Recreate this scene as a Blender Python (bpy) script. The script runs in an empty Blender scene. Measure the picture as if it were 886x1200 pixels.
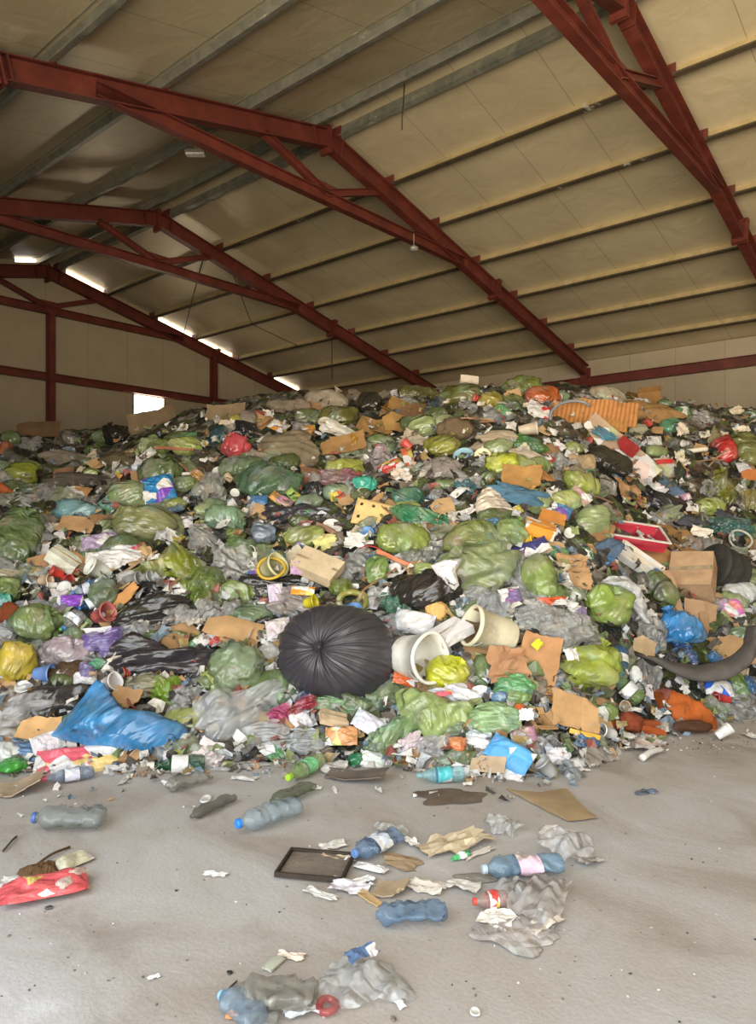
import bpy, bmesh, math, random
import numpy as np
from mathutils import Matrix, Vector

SC = bpy.context.scene
COL = SC.collection
FPX, CX, CY, CAMH = 860.0, 443.0, 608.6, 1.5     # focal length and centre in pixels of the 886x1200 frame, eye height
PI = math.pi

# ------------------------------------------------------------------ basics
def lin(h):
    h = h.lstrip('#')
    out = []
    for i in (0, 2, 4):
        c = int(h[i:i+2], 16) / 255.0
        out.append(c / 12.92 if c <= .04045 else ((c + .055) / 1.055) ** 2.4)
    return (out[0], out[1], out[2], 1.0)

def build(name, V, F, mat=None, parent=None, smooth=False, color=None, link=True):
    """one mesh object from an (n,3) array and a list of face arrays / index lists"""
    me = bpy.data.meshes.new(name)
    V = np.asarray(V, dtype=np.float32)
    if isinstance(F, np.ndarray):
        k = F.shape[1]
        idx = F.astype(np.int32).ravel()
        starts = np.arange(0, len(idx), k, dtype=np.int32)
        tot = np.full(len(F), k, dtype=np.int32)
    else:
        tot = np.array([len(f) for f in F], dtype=np.int32)
        idx = np.array([i for f in F for i in f], dtype=np.int32)
        starts = np.concatenate([[0], np.cumsum(tot)[:-1]]).astype(np.int32)
    me.vertices.add(len(V)); me.vertices.foreach_set('co', V.ravel())
    me.loops.add(len(idx)); me.loops.foreach_set('vertex_index', idx)
    me.polygons.add(len(tot)); me.polygons.foreach_set('loop_start', starts); me.polygons.foreach_set('loop_total', tot)
    me.polygons.foreach_set('use_smooth', np.full(len(tot), bool(smooth)))
    me.update(calc_edges=True)
    me.validate()
    if mat is not None:
        me.materials.append(mat)
    o = bpy.data.objects.new(name, me)
    if color is not None:
        o.color = color
    if link:
        COL.objects.link(o)
    if parent is not None:
        o.parent = parent
    return o

def tag(o, label=None, cat=None, group=None, kind=None):
    if label: o['label'] = label
    if cat: o['category'] = cat
    if group: o['group'] = group
    if kind: o['kind'] = kind
    return o

def empty(name, loc=(0, 0, 0)):
    o = bpy.data.objects.new(name, None)
    o.empty_display_size = .1
    COL.objects.link(o)
    o.location = loc
    return o

class MB:
    """collects shapes into one mesh"""
    def __init__(s): s.V, s.F, s.n = [], [], 0
    def add(s, V, F):
        V = np.asarray(V, float)
        s.V.append(V)
        s.F += [[int(i) + s.n for i in f] for f in F]
        s.n += len(V)
        return s
    def arr(s): return np.concatenate(s.V), s.F
    def make(s, name, mat, parent=None, smooth=False, color=None):
        V, F = s.arr()
        return build(name, V, F, mat, parent, smooth, color)

BOXF = [[0, 3, 2, 1], [4, 5, 6, 7], [0, 1, 5, 4], [1, 2, 6, 5], [2, 3, 7, 6], [3, 0, 4, 7]]
def boxv(x0, x1, y0, y1, z0, z1):
    return np.array([[x0, y0, z0], [x1, y0, z0], [x1, y1, z0], [x0, y1, z0], [x0, y0, z1], [x1, y0, z1], [x1, y1, z1], [x0, y1, z1]], float)

def bar(p0, p1, up, w, d, off=(0, 0)):
    """box bar from p0 to p1; w across, d along «up»"""
    p0, p1, up = (np.array(q, float) for q in (p0, p1, up))
    t = p1 - p0; L = np.linalg.norm(t); t /= L
    s = np.cross(t, up); s /= np.linalg.norm(s)
    u = np.cross(s, t)
    B = boxv(0, L, -w/2 + off[0], w/2 + off[0], -d/2 + off[1], d/2 + off[1])
    return p0 + B[:, :1]*t + B[:, 1:2]*s + B[:, 2:3]*u, BOXF

def ibeam(m, p0, p1, up, w, d, t=.014):
    m.add(*bar(p0, p1, up, w, t, (0, d/2 - t/2)))
    m.add(*bar(p0, p1, up, w, t, (0, -d/2 + t/2)))
    m.add(*bar(p0, p1, up, .012, d - 2*t))

def channel(m, p0, p1, up, w, d, side=1, t=.008):
    """C section: web at one side, two flanges and lips"""
    m.add(*bar(p0, p1, up, t, d, (side*w/2, 0)))
    for z in (-1, 1):
        m.add(*bar(p0, p1, up, w, t, (0, z*(d/2 - t/2))))
        m.add(*bar(p0, p1, up, t, .02, (-side*w/2, z*(d/2 - .012))))

def tube(pts, r, n=8, cap=True):
    pts = np.asarray(pts, float); m = len(pts)
    r = np.full(m, r) if np.isscalar(r) else np.asarray(r, float)
    T = np.gradient(pts, axis=0); T /= np.linalg.norm(T, axis=1)[:, None] + 1e-9
    ref = np.array([.13, .2, 1.0]) if abs(T[0][2]) < .9 else np.array([1., .1, 0])
    V = []
    for i in range(m):
        a = np.cross(T[i], ref); a /= np.linalg.norm(a); b = np.cross(T[i], a)
        for k in range(n):
            q = 2*PI*k/n
            V.append(pts[i] + r[i]*(math.cos(q)*a + math.sin(q)*b))
    F = [[i*n + k, i*n + (k+1) % n, (i+1)*n + (k+1) % n, (i+1)*n + k] for i in range(m-1) for k in range(n)]
    if cap:
        F += [list(range(n))[::-1], [(m-1)*n + k for k in range(n)]]
    return np.array(V), F

def lathe(prof, n=24, axis='x', close=False):
    """prof: (position along the axis, radius)"""
    V, F = [], []
    for (a, r) in prof:
        for k in range(n):
            q = 2*PI*k/n
            V.append((a, r*math.cos(q), r*math.sin(q)))
    m = len(prof)
    for i in range(m-1):
        for k in range(n):
            F.append([i*n+k, i*n+(k+1) % n, (i+1)*n+(k+1) % n, (i+1)*n+k])
    return np.array(V, float), F

# ------------------------------------------------------------------ noise
def tri(x): return np.abs((x % 1.0)*2 - 1)*2 - 1
def waves(P, rng, freq, n=5):
    out = np.zeros(len(P))
    for _ in range(n):
        d = rng.normal(size=3); d /= np.linalg.norm(d)
        out += np.sin(P @ d * freq * rng.uniform(.6, 1.5) + rng.uniform(0, 6.28))
    return out / math.sqrt(n) * .8
def creases(P, rng, freq, n=7, warp=.25):
    """sharp folded ridges"""
    W = np.stack([waves(P, rng, freq*1.3, 3) for _ in range(3)], 1)
    Q = P + W*warp/freq*2.2
    out = np.zeros(len(P)); tw = 0
    for k in range(n):
        d = rng.normal(size=3); d /= np.linalg.norm(d)
        f = freq*rng.uniform(.5, 2.2)
        w = 1.0/(f/freq + .3)
        out += w*tri(Q @ d * f / 3.0 + rng.uniform(0, 1)); tw += w
    return out/tw*1.7

def ico(sub):
    bm = bmesh.new(); bmesh.ops.create_icosphere(bm, subdivisions=sub, radius=1.0)
    V = np.array([v.co[:] for v in bm.verts]); F = np.array([[v.index for v in f.verts] for f in bm.faces])
    bm.free(); return V, F
ICO = {k: ico(k) for k in (2, 3, 4, 5)}

def gridF(nx, ny):
    i, j = np.meshgrid(np.arange(nx-1), np.arange(ny-1), indexing='ij')
    a = (i*ny + j).ravel()
    return np.stack([a, a+ny, a+ny+1, a+1], 1)

# ------------------------------------------------------------------ materials
MATS = {}
def new_mat(name):
    m = bpy.data.materials.new(name); m.use_nodes = True
    nt = m.node_tree; nt.nodes.clear()
    out = nt.nodes.new('ShaderNodeOutputMaterial')
    MATS[name] = m
    return m, nt, out
def N(nt, typ, **kw):
    n = nt.nodes.new(typ)
    for k, v in kw.items():
        if k.startswith('i_'):
            n.inputs[k[2:].replace('_', ' ')].default_value = v
        else:
            setattr(n, k, v)
    return n
def L(nt, a, b): nt.links.new(a, b)
def mixc(nt, fac, a, b, mode='MIX'):
    n = nt.nodes.new('ShaderNodeMix'); n.data_type = 'RGBA'; n.blend_type = mode
    for s, v in ((n.inputs[0], fac), (n.inputs[6], a), (n.inputs[7], b)):
        if hasattr(v, 'node'): nt.links.new(v, s)
        else: s.default_value = v
    return n.outputs[2]
def ramp(nt, src, stops, interp='LINEAR'):
    n = nt.nodes.new('ShaderNodeValToRGB'); n.color_ramp.interpolation = interp
    els = n.color_ramp.elements
    while len(els) < len(stops): els.new(.5)
    for e, (p, c) in zip(els, stops):
        e.position = p; e.color = c if len(c) == 4 else (*c, 1)
    nt.links.new(src, n.inputs[0]); return n.outputs[0]
def mathn(nt, op, a, b=0.0, clamp=False):
    n = nt.nodes.new('ShaderNodeMath'); n.operation = op; n.use_clamp = clamp
    for s, v in ((n.inputs[0], a), (n.inputs[1], b)):
        if hasattr(v, 'node'): nt.links.new(v, s)
        else: s.default_value = v
    return n.outputs[0]
def coord(nt, kind='Object'):
    return nt.nodes.new('ShaderNodeTexCoord').outputs[kind]
def noise(nt, vec, scale, detail=4, rough=.6, dist=0, out='Fac'):
    n = nt.nodes.new('ShaderNodeTexNoise'); n.inputs['Scale'].default_value = scale
    n.inputs['Detail'].default_value = detail; n.inputs['Roughness'].default_value = rough; n.inputs['Distortion'].default_value = dist
    if vec is not None: nt.links.new(vec, n.inputs['Vector'])
    return n.outputs[out]
def ridged(nt, vec, scale, detail=3, dist=1.0):
    n = nt.nodes.new('ShaderNodeTexNoise'); n.noise_type = 'RIDGED_MULTIFRACTAL'; n.normalize = True
    n.inputs['Scale'].default_value = scale; n.inputs['Detail'].default_value = detail; n.inputs['Distortion'].default_value = dist
    n.inputs['Roughness'].default_value = .55
    nt.links.new(vec, n.inputs['Vector'])
    return n.outputs['Fac']
def voro(nt, vec, scale, feature='F1', out='Distance'):
    n = nt.nodes.new('ShaderNodeTexVoronoi'); n.feature = feature; n.inputs['Scale'].default_value = scale
    if vec is not None: nt.links.new(vec, n.inputs['Vector'])
    return n.outputs[out]
def bumpn(nt, h, strength, dist=.02):
    n = nt.nodes.new('ShaderNodeBump'); n.inputs['Strength'].default_value = strength; n.inputs['Distance'].default_value = dist
    nt.links.new(h, n.inputs['Height']); return n.outputs[0]
def offs(nt):
    """object coordinates shifted per object so that copies differ"""
    oi = nt.nodes.new('ShaderNodeObjectInfo')
    c = coord(nt)
    add = nt.nodes.new('ShaderNodeVectorMath'); add.operation = 'ADD'
    cb = nt.nodes.new('ShaderNodeCombineXYZ')
    r = mathn(nt, 'MULTIPLY', oi.outputs['Random'], 37.0)
    for k in range(3): nt.links.new(r, cb.inputs[k])
    nt.links.new(c, add.inputs[0]); nt.links.new(cb.outputs[0], add.inputs[1])
    return add.outputs[0], oi

def item_mat(name, rough=.35, var=.35, patch=0.0, transl=0.0, clear=0.0, bs=18, bstr=.5, spec=.5, metal=0.0, prints=0, weave=0, dirt=.25, coat=0, wrink=0, vfac=.35):
    m, nt, out = new_mat(name)
    v, oi = offs(nt)
    c = oi.outputs['Color']
    vr = None
    if wrink:
        # wrinkles run along one direction of their own on each thing
        rt = nt.nodes.new('ShaderNodeVectorRotate'); rt.rotation_type = 'EULER_XYZ'
        cb = nt.nodes.new('ShaderNodeCombineXYZ')
        for k_, f_ in ((0, 1.3), (1, .9), (2, 6.28)): nt.links.new(mathn(nt, 'MULTIPLY', oi.outputs['Random'], f_), cb.inputs[k_])
        nt.links.new(v, rt.inputs['Vector']); nt.links.new(cb.outputs[0], rt.inputs['Rotation'])
        st = nt.nodes.new('ShaderNodeVectorMath'); st.operation = 'MULTIPLY'; st.inputs[1].default_value = (.55, 1.9, 1.5)
        nt.links.new(rt.outputs[0], st.inputs[0]); vr = st.outputs[0]
        rid = ridged(nt, vr, wrink, 4, .9)
    n1 = noise(nt, v, 6, 4, .6)
    if prints:
        d = noise(nt, v, 5, 2, .5, .3, 'Color')
        vv = nt.nodes.new('ShaderNodeVectorMath'); vv.operation = 'MULTIPLY_ADD'
        vv.inputs[1].default_value = (.09,)*3
        nt.links.new(d, vv.inputs[0]); nt.links.new(v, vv.inputs[2])
        pr = voro(nt, vv.outputs[0], 9, 'F1', 'Color')
        sep = nt.nodes.new('ShaderNodeSeparateColor'); nt.links.new(pr, sep.inputs[0])
        hs = nt.nodes.new('ShaderNodeHueSaturation'); hs.inputs['Hue'].default_value = .62; hs.inputs['Saturation'].default_value = .9
        nt.links.new(c, hs.inputs['Color'])
        wm = mathn(nt, 'GREATER_THAN', sep.outputs[0], .62)
        c = mixc(nt, wm, c, (.68, .67, .65, 1))
        hm = mathn(nt, 'GREATER_THAN', sep.outputs[1], .86)
        c = mixc(nt, hm, c, hs.outputs[0])
    if patch:
        pc = voro(nt, v, 7, 'F1', 'Color')
        hs = nt.nodes.new('ShaderNodeHueSaturation'); hs.inputs['Saturation'].default_value = .45; hs.inputs['Value'].default_value = .75
        nt.links.new(pc, hs.inputs['Color'])
        f = ramp(nt, noise(nt, v, 4.5, 3, .6), [(.45, (0, 0, 0)), (.72, (patch,)*3)])
        c = mixc(nt, f, c, hs.outputs[0])
    g = ramp(nt, n1, [(.25, (1-var,)*3), (.75, (1+var*.55,)*3)])
    c = mixc(nt, 1.0, c, g, 'MULTIPLY')
    dn = ramp(nt, noise(nt, v, 11, 5, .7), [(.52, (0, 0, 0)), (.78, (dirt,)*3)])
    c = mixc(nt, dn, c, (.16, .125, .09, 1))
    p = N(nt, 'ShaderNodeBsdfPrincipled')
    L(nt, c, p.inputs['Base Color'])
    p.inputs['Roughness'].default_value = rough; p.inputs['Metallic'].default_value = metal
    p.inputs['Specular IOR Level'].default_value = spec
    if coat: p.inputs['Coat Weight'].default_value = coat
    if weave:
        w1 = nt.nodes.new('ShaderNodeTexWave'); w1.inputs['Scale'].default_value = weave; w1.inputs['Distortion'].default_value = 1.5
        nt.links.new(v, w1.inputs['Vector'])
        h = mathn(nt, 'ADD', mathn(nt, 'MULTIPLY', w1.outputs['Fac'], .3), noise(nt, v, bs, 3, .6))
    elif wrink:
        h = mathn(nt, 'ADD', mathn(nt, 'MULTIPLY', rid, 1.6), mathn(nt, 'MULTIPLY', voro(nt, vr, bs, 'DISTANCE_TO_EDGE'), vfac))
    else:
        e = voro(nt, v, bs, 'DISTANCE_TO_EDGE')
        h = mathn(nt, 'ADD', mathn(nt, 'MULTIPLY', e, 1.6), noise(nt, v, bs*1.6, 3, .6, 1.0))
    L(nt, bumpn(nt, h, bstr, (.06 if clear > .3 else .04) if wrink else .02), p.inputs['Normal'])
    sh = p.outputs[0]
    if transl:
        tb = N(nt, 'ShaderNodeBsdfTranslucent'); L(nt, c, tb.inputs[0])
        mx = N(nt, 'ShaderNodeMixShader'); mx.inputs[0].default_value = transl
        L(nt, sh, mx.inputs[1]); L(nt, tb.outputs[0], mx.inputs[2]); sh = mx.outputs[0]
    if clear:
        tr = N(nt, 'ShaderNodeBsdfTransparent')
        tc = mixc(nt, .7, oi.outputs['Color'], (1, 1, 1, 1)); L(nt, tc, tr.inputs[0])
        cf = ramp(nt, rid, [(.3, (min(1, clear*1.35),)*3), (.7, (clear*.3,)*3)])
        mx = N(nt, 'ShaderNodeMixShader'); L(nt, cf, mx.inputs[0])
        L(nt, sh, mx.inputs[1]); L(nt, tr.outputs[0], mx.inputs[2]); sh = mx.outputs[0]
    L(nt, sh, out.inputs[0])
    return m

item_mat('bag_film', rough=.17, var=.5, patch=.32, transl=.10, wrink=4.5, bs=12, bstr=.8, dirt=.25, spec=.7)
item_mat('thin_film', rough=.14, var=.5, patch=.5, transl=.12, clear=.26, wrink=4, bs=11, bstr=.8, dirt=.18, spec=.8)
item_mat('black_film', rough=.2, var=.35, wrink=4.5, bs=12, bstr=.75, dirt=.06, spec=.6)
item_mat('black_pleat', rough=.34, var=.25, wrink=5, bs=12, bstr=.10, vfac=.1, dirt=.05, spec=.6)
item_mat('clear_film', rough=.08, var=.22, transl=.28, clear=.36, wrink=4, bs=10, bstr=1.0, dirt=.08, spec=1.0)
item_mat('bottle_plastic', rough=.07, var=.2, transl=.15, clear=.50, wrink=6, bs=9, bstr=.45, dirt=.12, spec=.9)
item_mat('hard_plastic', rough=.38, var=.18, bs=6, bstr=.06, dirt=.45)
item_mat('fabric', rough=.92, var=.4, bs=24, bstr=.4, weave=60, spec=.15, dirt=.4)
item_mat('paper_pulp', rough=.8, var=.22, wrink=6, bs=11, bstr=.3, spec=.25, dirt=.35)
item_mat('cardboard_fibre', rough=.88, var=.28, bs=7, bstr=.15, weave=40, spec=.15, dirt=.35)
item_mat('printed_film', rough=.28, var=.2, prints=1, wrink=6, bs=15, bstr=.5, dirt=.25)
item_mat('printed_card', rough=.6, var=.18, prints=1, bs=7, bstr=.1, dirt=.3)
item_mat('rubber_black', rough=.7, var=.3, bs=20, bstr=.15, spec=.3, dirt=.35)
item_mat('wood_grain', rough=.8, var=.4, bs=9, bstr=.3, spec=.2, dirt=.3)
# ------------------------------------------------------------------ the shed's axes (measured off the photograph)
YAW = 0.85883
AX = np.array([-math.sin(YAW), math.cos(YAW)])     # along the ridge, away from the camera
BX = np.array([math.cos(YAW), math.sin(YAW)])      # across the shed, from the open side to the closed side wall
AP = np.array([-0.8607, 12.168]); BAY = 5.0
ZR, ZE, HW = 7.81, 5.46, 9.80
TAN = (ZR - ZE)/HW
def S(fr, v, z=0.0):
    p = AP + AX*BAY*(fr-2) + BX*v
    return np.array([p[0], p[1], z])
def zraf(v): return ZR - abs(v)*TAN
def zroof(v): return zraf(v) + .335
def to_px(P): return CX + FPX*P[0]/P[1], CY - FPX*(P[2]-CAMH)/P[1]
def v_of_px(fr, px):
    vs = np.linspace(-11, 11, 4401)
    P = AP[None] + AX[None]*BAY*(fr-2) + BX[None]*vs[:, None]
    q = np.where(P[:, 1] > .5, CX + FPX*P[:, 0]/np.maximum(P[:, 1], .5), 1e9)
    return float(vs[np.argmin(np.abs(q-px))])

# ------------------------------------------------------------------ setting materials
def concrete():
    m, nt, out = new_mat('dusty_concrete')
    v = coord(nt)
    big = noise(nt, v, .55, 5, .6, .4)
    mp = nt.nodes.new('ShaderNodeMapping'); mp.inputs['Scale'].default_value = (.8, 1.3, 1); mp.inputs['Rotation'].default_value = (0, 0, .35)
    L(nt, v, mp.inputs[0])
    st = noise(nt, mp.outputs[0], 1.5, 6, .6, .5)
    fine = noise(nt, v, 60, 4, .6)
    c = ramp(nt, st, [(.30, lin('938b82')), (.45, lin('ada9a4')), (.62, lin('b8b7b6')), (.72, lin('c6c6c6'))])
    br = ramp(nt, big, [(.42, (0, 0, 0)), (.68, (.55,)*3)])
    c = mixc(nt, br, c, lin('a2988b'))
    d = ramp(nt, noise(nt, v, 3.1, 6, .7, .8), [(.58, (0, 0, 0)), (.8, (.4,)*3)])
    c = mixc(nt, d, c, lin('7f766b'))
    f = ramp(nt, fine, [(.3, (.93,)*3), (.7, (1.05,)*3)])
    c = mixc(nt, 1.0, c, f, 'MULTIPLY')
    p = N(nt, 'ShaderNodeBsdfPrincipled'); L(nt, c, p.inputs['Base Color'])
    p.inputs['Roughness'].default_value = .82; p.inputs['Specular IOR Level'].default_value = .25
    h = mathn(nt, 'ADD', mathn(nt, 'MULTIPLY', st, .8), mathn(nt, 'MULTIPLY', fine, .22))
    L(nt, bumpn(nt, h, .35, .03), p.inputs['Normal'])
    L(nt, p.outputs[0], out.inputs[0]); return m

def panel_mat(name, colr, along, seam=1.1, rough=.45, metal=0.0, dirt='6a5a42', wav=.0):
    """sandwich panel: thin joints every «seam» metres along axis index «along» of the object's own coordinates"""
    m, nt, out = new_mat(name)
    v = coord(nt)
    sep = nt.nodes.new('ShaderNodeSeparateXYZ'); L(nt, v, sep.inputs[0])
    fr = mathn(nt, 'FRACT', mathn(nt, 'DIVIDE', sep.outputs[along], seam))
    line = mathn(nt, 'LESS_THAN', fr, .012/seam)
    n1 = noise(nt, v, .7, 5, .6, .4)
    c = mixc(nt, ramp(nt, n1, [(.4, (0, 0, 0)), (.75, (.35,)*3)]), colr, lin(dirt))
    st = noise(nt, v, 5, 5, .75, .5)
    c = mixc(nt, ramp(nt, st, [(.6, (0, 0, 0)), (.85, (.30,)*3)]), c, lin(dirt))
    c = mixc(nt, mathn(nt, 'MULTIPLY', line, .45), c, lin('4c4031'))
    p = N(nt, 'ShaderNodeBsdfPrincipled'); L(nt, c, p.inputs['Base Color'])
    p.inputs['Roughness'].default_value = rough; p.inputs['Metallic'].default_value = metal
    h = mathn(nt, 'ADD', noise(nt, v, 2.2, 3, .5, .6), mathn(nt, 'MULTIPLY', line, -.4))
    L(nt, bumpn(nt, h, .25 + wav, .05), p.inputs['Normal'])
    L(nt, p.outputs[0], out.inputs[0]); return m

def paint_red():
    m, nt, out = new_mat('red_oxide_paint')
    v = coord(nt)
    n1 = noise(nt, v, 2.5, 5, .65)
    c = ramp(nt, n1, [(.3, lin('50241c')), (.55, lin('682e24')), (.75, lin('783d32'))])
    d = ramp(nt, noise(nt, v, 9, 5, .75), [(.56, (0, 0, 0)), (.8, (.55,)*3)])
    c = mixc(nt, d, c, lin('4a241b'))
    p = N(nt, 'ShaderNodeBsdfPrincipled'); L(nt, c, p.inputs['Base Color']); p.inputs['Roughness'].default_value = .55
    L(nt, bumpn(nt, noise(nt, v, 30, 3, .6), .15, .01), p.inputs['Normal'])
    L(nt, p.outputs[0], out.inputs[0]); return m

def galvanised(name, a, b, metal=.35, rough=.5):
    m, nt, out = new_mat(name)
    v = coord(nt)
    n1 = noise(nt, v, 3.0, 6, .7, 1.0)
    c = ramp(nt, n1, [(.32, lin(a)), (.62, lin(b))])
    w = ramp(nt, noise(nt, v, 1.6, 6, .8, .4), [(.62, (0, 0, 0)), (.68, (.75,)*3)])
    c = mixc(nt, w, c, lin('c9c5b6'))
    p = N(nt, 'ShaderNodeBsdfPrincipled'); L(nt, c, p.inputs['Base Color'])
    p.inputs['Metallic'].default_value = metal; p.inputs['Roughness'].default_value = rough
    L(nt, p.outputs[0], out.inputs[0]); return m

M_FLOOR = concrete()
M_ROOF = panel_mat('foil_faced_roof_panel', lin('d6c8a6'), 0, 1.2, .42, .15, '8d7a55', .12)
M_WALL = panel_mat('beige_wall_panel', lin('b0a38b'), 0, 1.15, .6, 0, '87775c')
M_RED = paint_red()
M_GALV = galvanised('galvanised_purlin', '6e7168', '9a9a8c')
M_BEIGE = galvanised('beige_purlin', 'a8986f', 'c0ae84', .2, .6)
M_DARKF = galvanised('dark_lower_flange', '453c2e', '574c3a', .2, .65)
M_WIRE = galvanised('dark_wire', '2c2822', '3c362e', .3, .6)

def framed(name, V, F, mat, fr0=2.0, **kw):
    """mesh given in shed coordinates (u along the ridge in metres from frame 2, v across, z) with its own axes turned to the shed"""
    o = build(name, V, F, mat, **kw)
    M = Matrix(((AX[0], BX[0], 0, AP[0]), (AX[1], BX[1], 0, AP[1]), (0, 0, 1, 0), (0, 0, 0, 1)))
    # handedness: (a, b, z) is left-handed, so mirror the first axis instead
    return o, M
R_SHED = Matrix(((-AX[0], BX[0], 0, AP[0]), (-AX[1], BX[1], 0, AP[1]), (0, 0, 1, 0), (0, 0, 0, 1)))   # local x = -u
def shed(name, V, F, mat, smooth=False, parent=None):
    """V in (u, v, z): u metres along the ridge from the second truss"""
    V = np.array(V, float); V[:, 0] *= -1
    F = [list(f)[::-1] for f in F]
    o = build(name, V, F, mat, parent, smooth)
    if parent is None: o.matrix_world = R_SHED
    return o

# floor
m = MB(); m.add(boxv(-20.1, 10.15, -10.8, 9.95, -.2, 0), BOXF)
tag(shed('floor', *m.arr(), M_FLOOR), kind='structure')

# roof slopes
U0, U1 = -20.0, 10.30
def slab(v0, v1, u0=U0, u1=U1, t=.06):
    V = []
    for z in (0, t):
        for (u, v) in ((u0, v0), (u1, v0), (u1, v1), (u0, v1)): V.append((u, v, zroof(v) + z))
    return np.array(V), BOXF
m = MB(); m.add(*slab(-10.4, 0)); tag(shed('ceiling_open_side', *m.arr(), M_ROOF), kind='structure')
m = MB(); m.add(*slab(0, 10.2)); tag(shed('ceiling_wall_side', *m.arr(), M_ROOF), kind='structure')

# far gable wall with the lit opening and the daylight slits under the roof
UF = 10.12
vw0, vw1 = v_of_px(4.02, 156.5), v_of_px(4.02, 193)
def zpx(fr, v, py):
    return CAMH + (CY-py)/FPX*S(fr, v)[1]
zw1, zw0 = zpx(4.02, vw0, 461), zpx(4.02, vw0, 494) - .25
slits = [(v_of_px(4.02, a), v_of_px(4.02, b)) for a, b in ((18, 46), (78, 126), (186, 229), (233, 273), (322, 352))]
brk = sorted(set([-10.2, 0, 10.0, vw0, vw1] + [q for s_ in slits for q in s_]))
m = MB()
for a, b in zip(brk[:-1], brk[1:]):
    mid = (a+b)/2
    low = .075 if any(s0-.001 < mid < s1+.001 for s0, s1 in slits) else 0.0
    def strip(z00, z01, z10, z11):
        V = np.array([[u, v, z] for u in (UF, UF+.08) for (v, z) in ((a, z00), (b, z10), (b, z11), (a, z01))])
        m.add(V, BOXF)
    ta, tb = zroof(a)-low, zroof(b)-low
    if vw0-.001 < mid < vw1+.001:
        strip(0, zw0, 0, zw0); strip(zw1, ta, zw1, tb)
    else:
        strip(0, ta, 0, tb)
# panel joints run up the wall: the material's joint axis is x, so give it v as x by building it turned
def shed_turned(name, m_, mat):
    V, F = m_.arr()
    W = V[:, [1, 0, 2]].copy()
    o = build(name, W, F, mat)
    o.matrix_world = Matrix(((BX[0], AX[0], 0, AP[0]), (BX[1], AX[1], 0, AP[1]), (0, 0, 1, 0), (0, 0, 0, 1)))
    return o
tag(shed_turned('wall_far', m, M_WALL), kind='structure')
# frame of the opening
m = MB()
for (a, b, c, d) in ((vw0-.03, vw0+.02, zw0, zw1), (vw1-.02, vw1+.03, zw0, zw1), (vw0-.03, vw1+.03, zw1-.02, zw1+.03), (vw0-.03, vw1+.03, zw0-.03, zw0+.02)):
    m.add(boxv(UF-.02, UF+.1, a, b, c, d), BOXF)
tag(shed('window_1', *m.arr(), M_GALV), kind='structure')

# closed side wall, unseen near gable
m = MB(); m.add(boxv(U0, U1-.1, HW+.12, HW+.2, 0, zroof(HW+.2)), BOXF)
tag(shed('wall_side', *m.arr(), M_WALL), kind='structure')
m = MB()

m = MB(); m.add(boxv(-4.5, U1-.1, -HW-.22, -HW-.14, 0, zroof(HW+.2)), BOXF)      # far half of the open side, unseen, closed off to darken the far end
tag(shed('wall_open_side_unseen', *m.arr(), M_WALL), kind='structure')

m = MB()
V = np.array([[u, v, z] for u in (U0, U0+.08) for (v, z) in ((-10.2, 0), (10, 0), (10, zroof(10)), (0, zroof(0)), (-10.2, zroof(10.2)))])
m.add(V, [[0, 1, 2, 3, 4], [9, 8, 7, 6, 5], [0, 5, 6, 1], [1, 6, 7, 2], [2, 7, 8, 3], [3, 8, 9, 4], [4, 9, 5, 0]])
tag(shed('wall_near_unseen', *m.arr(), M_WALL), kind='structure')  # unseen gable wall, added to hold back light from the near end

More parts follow.
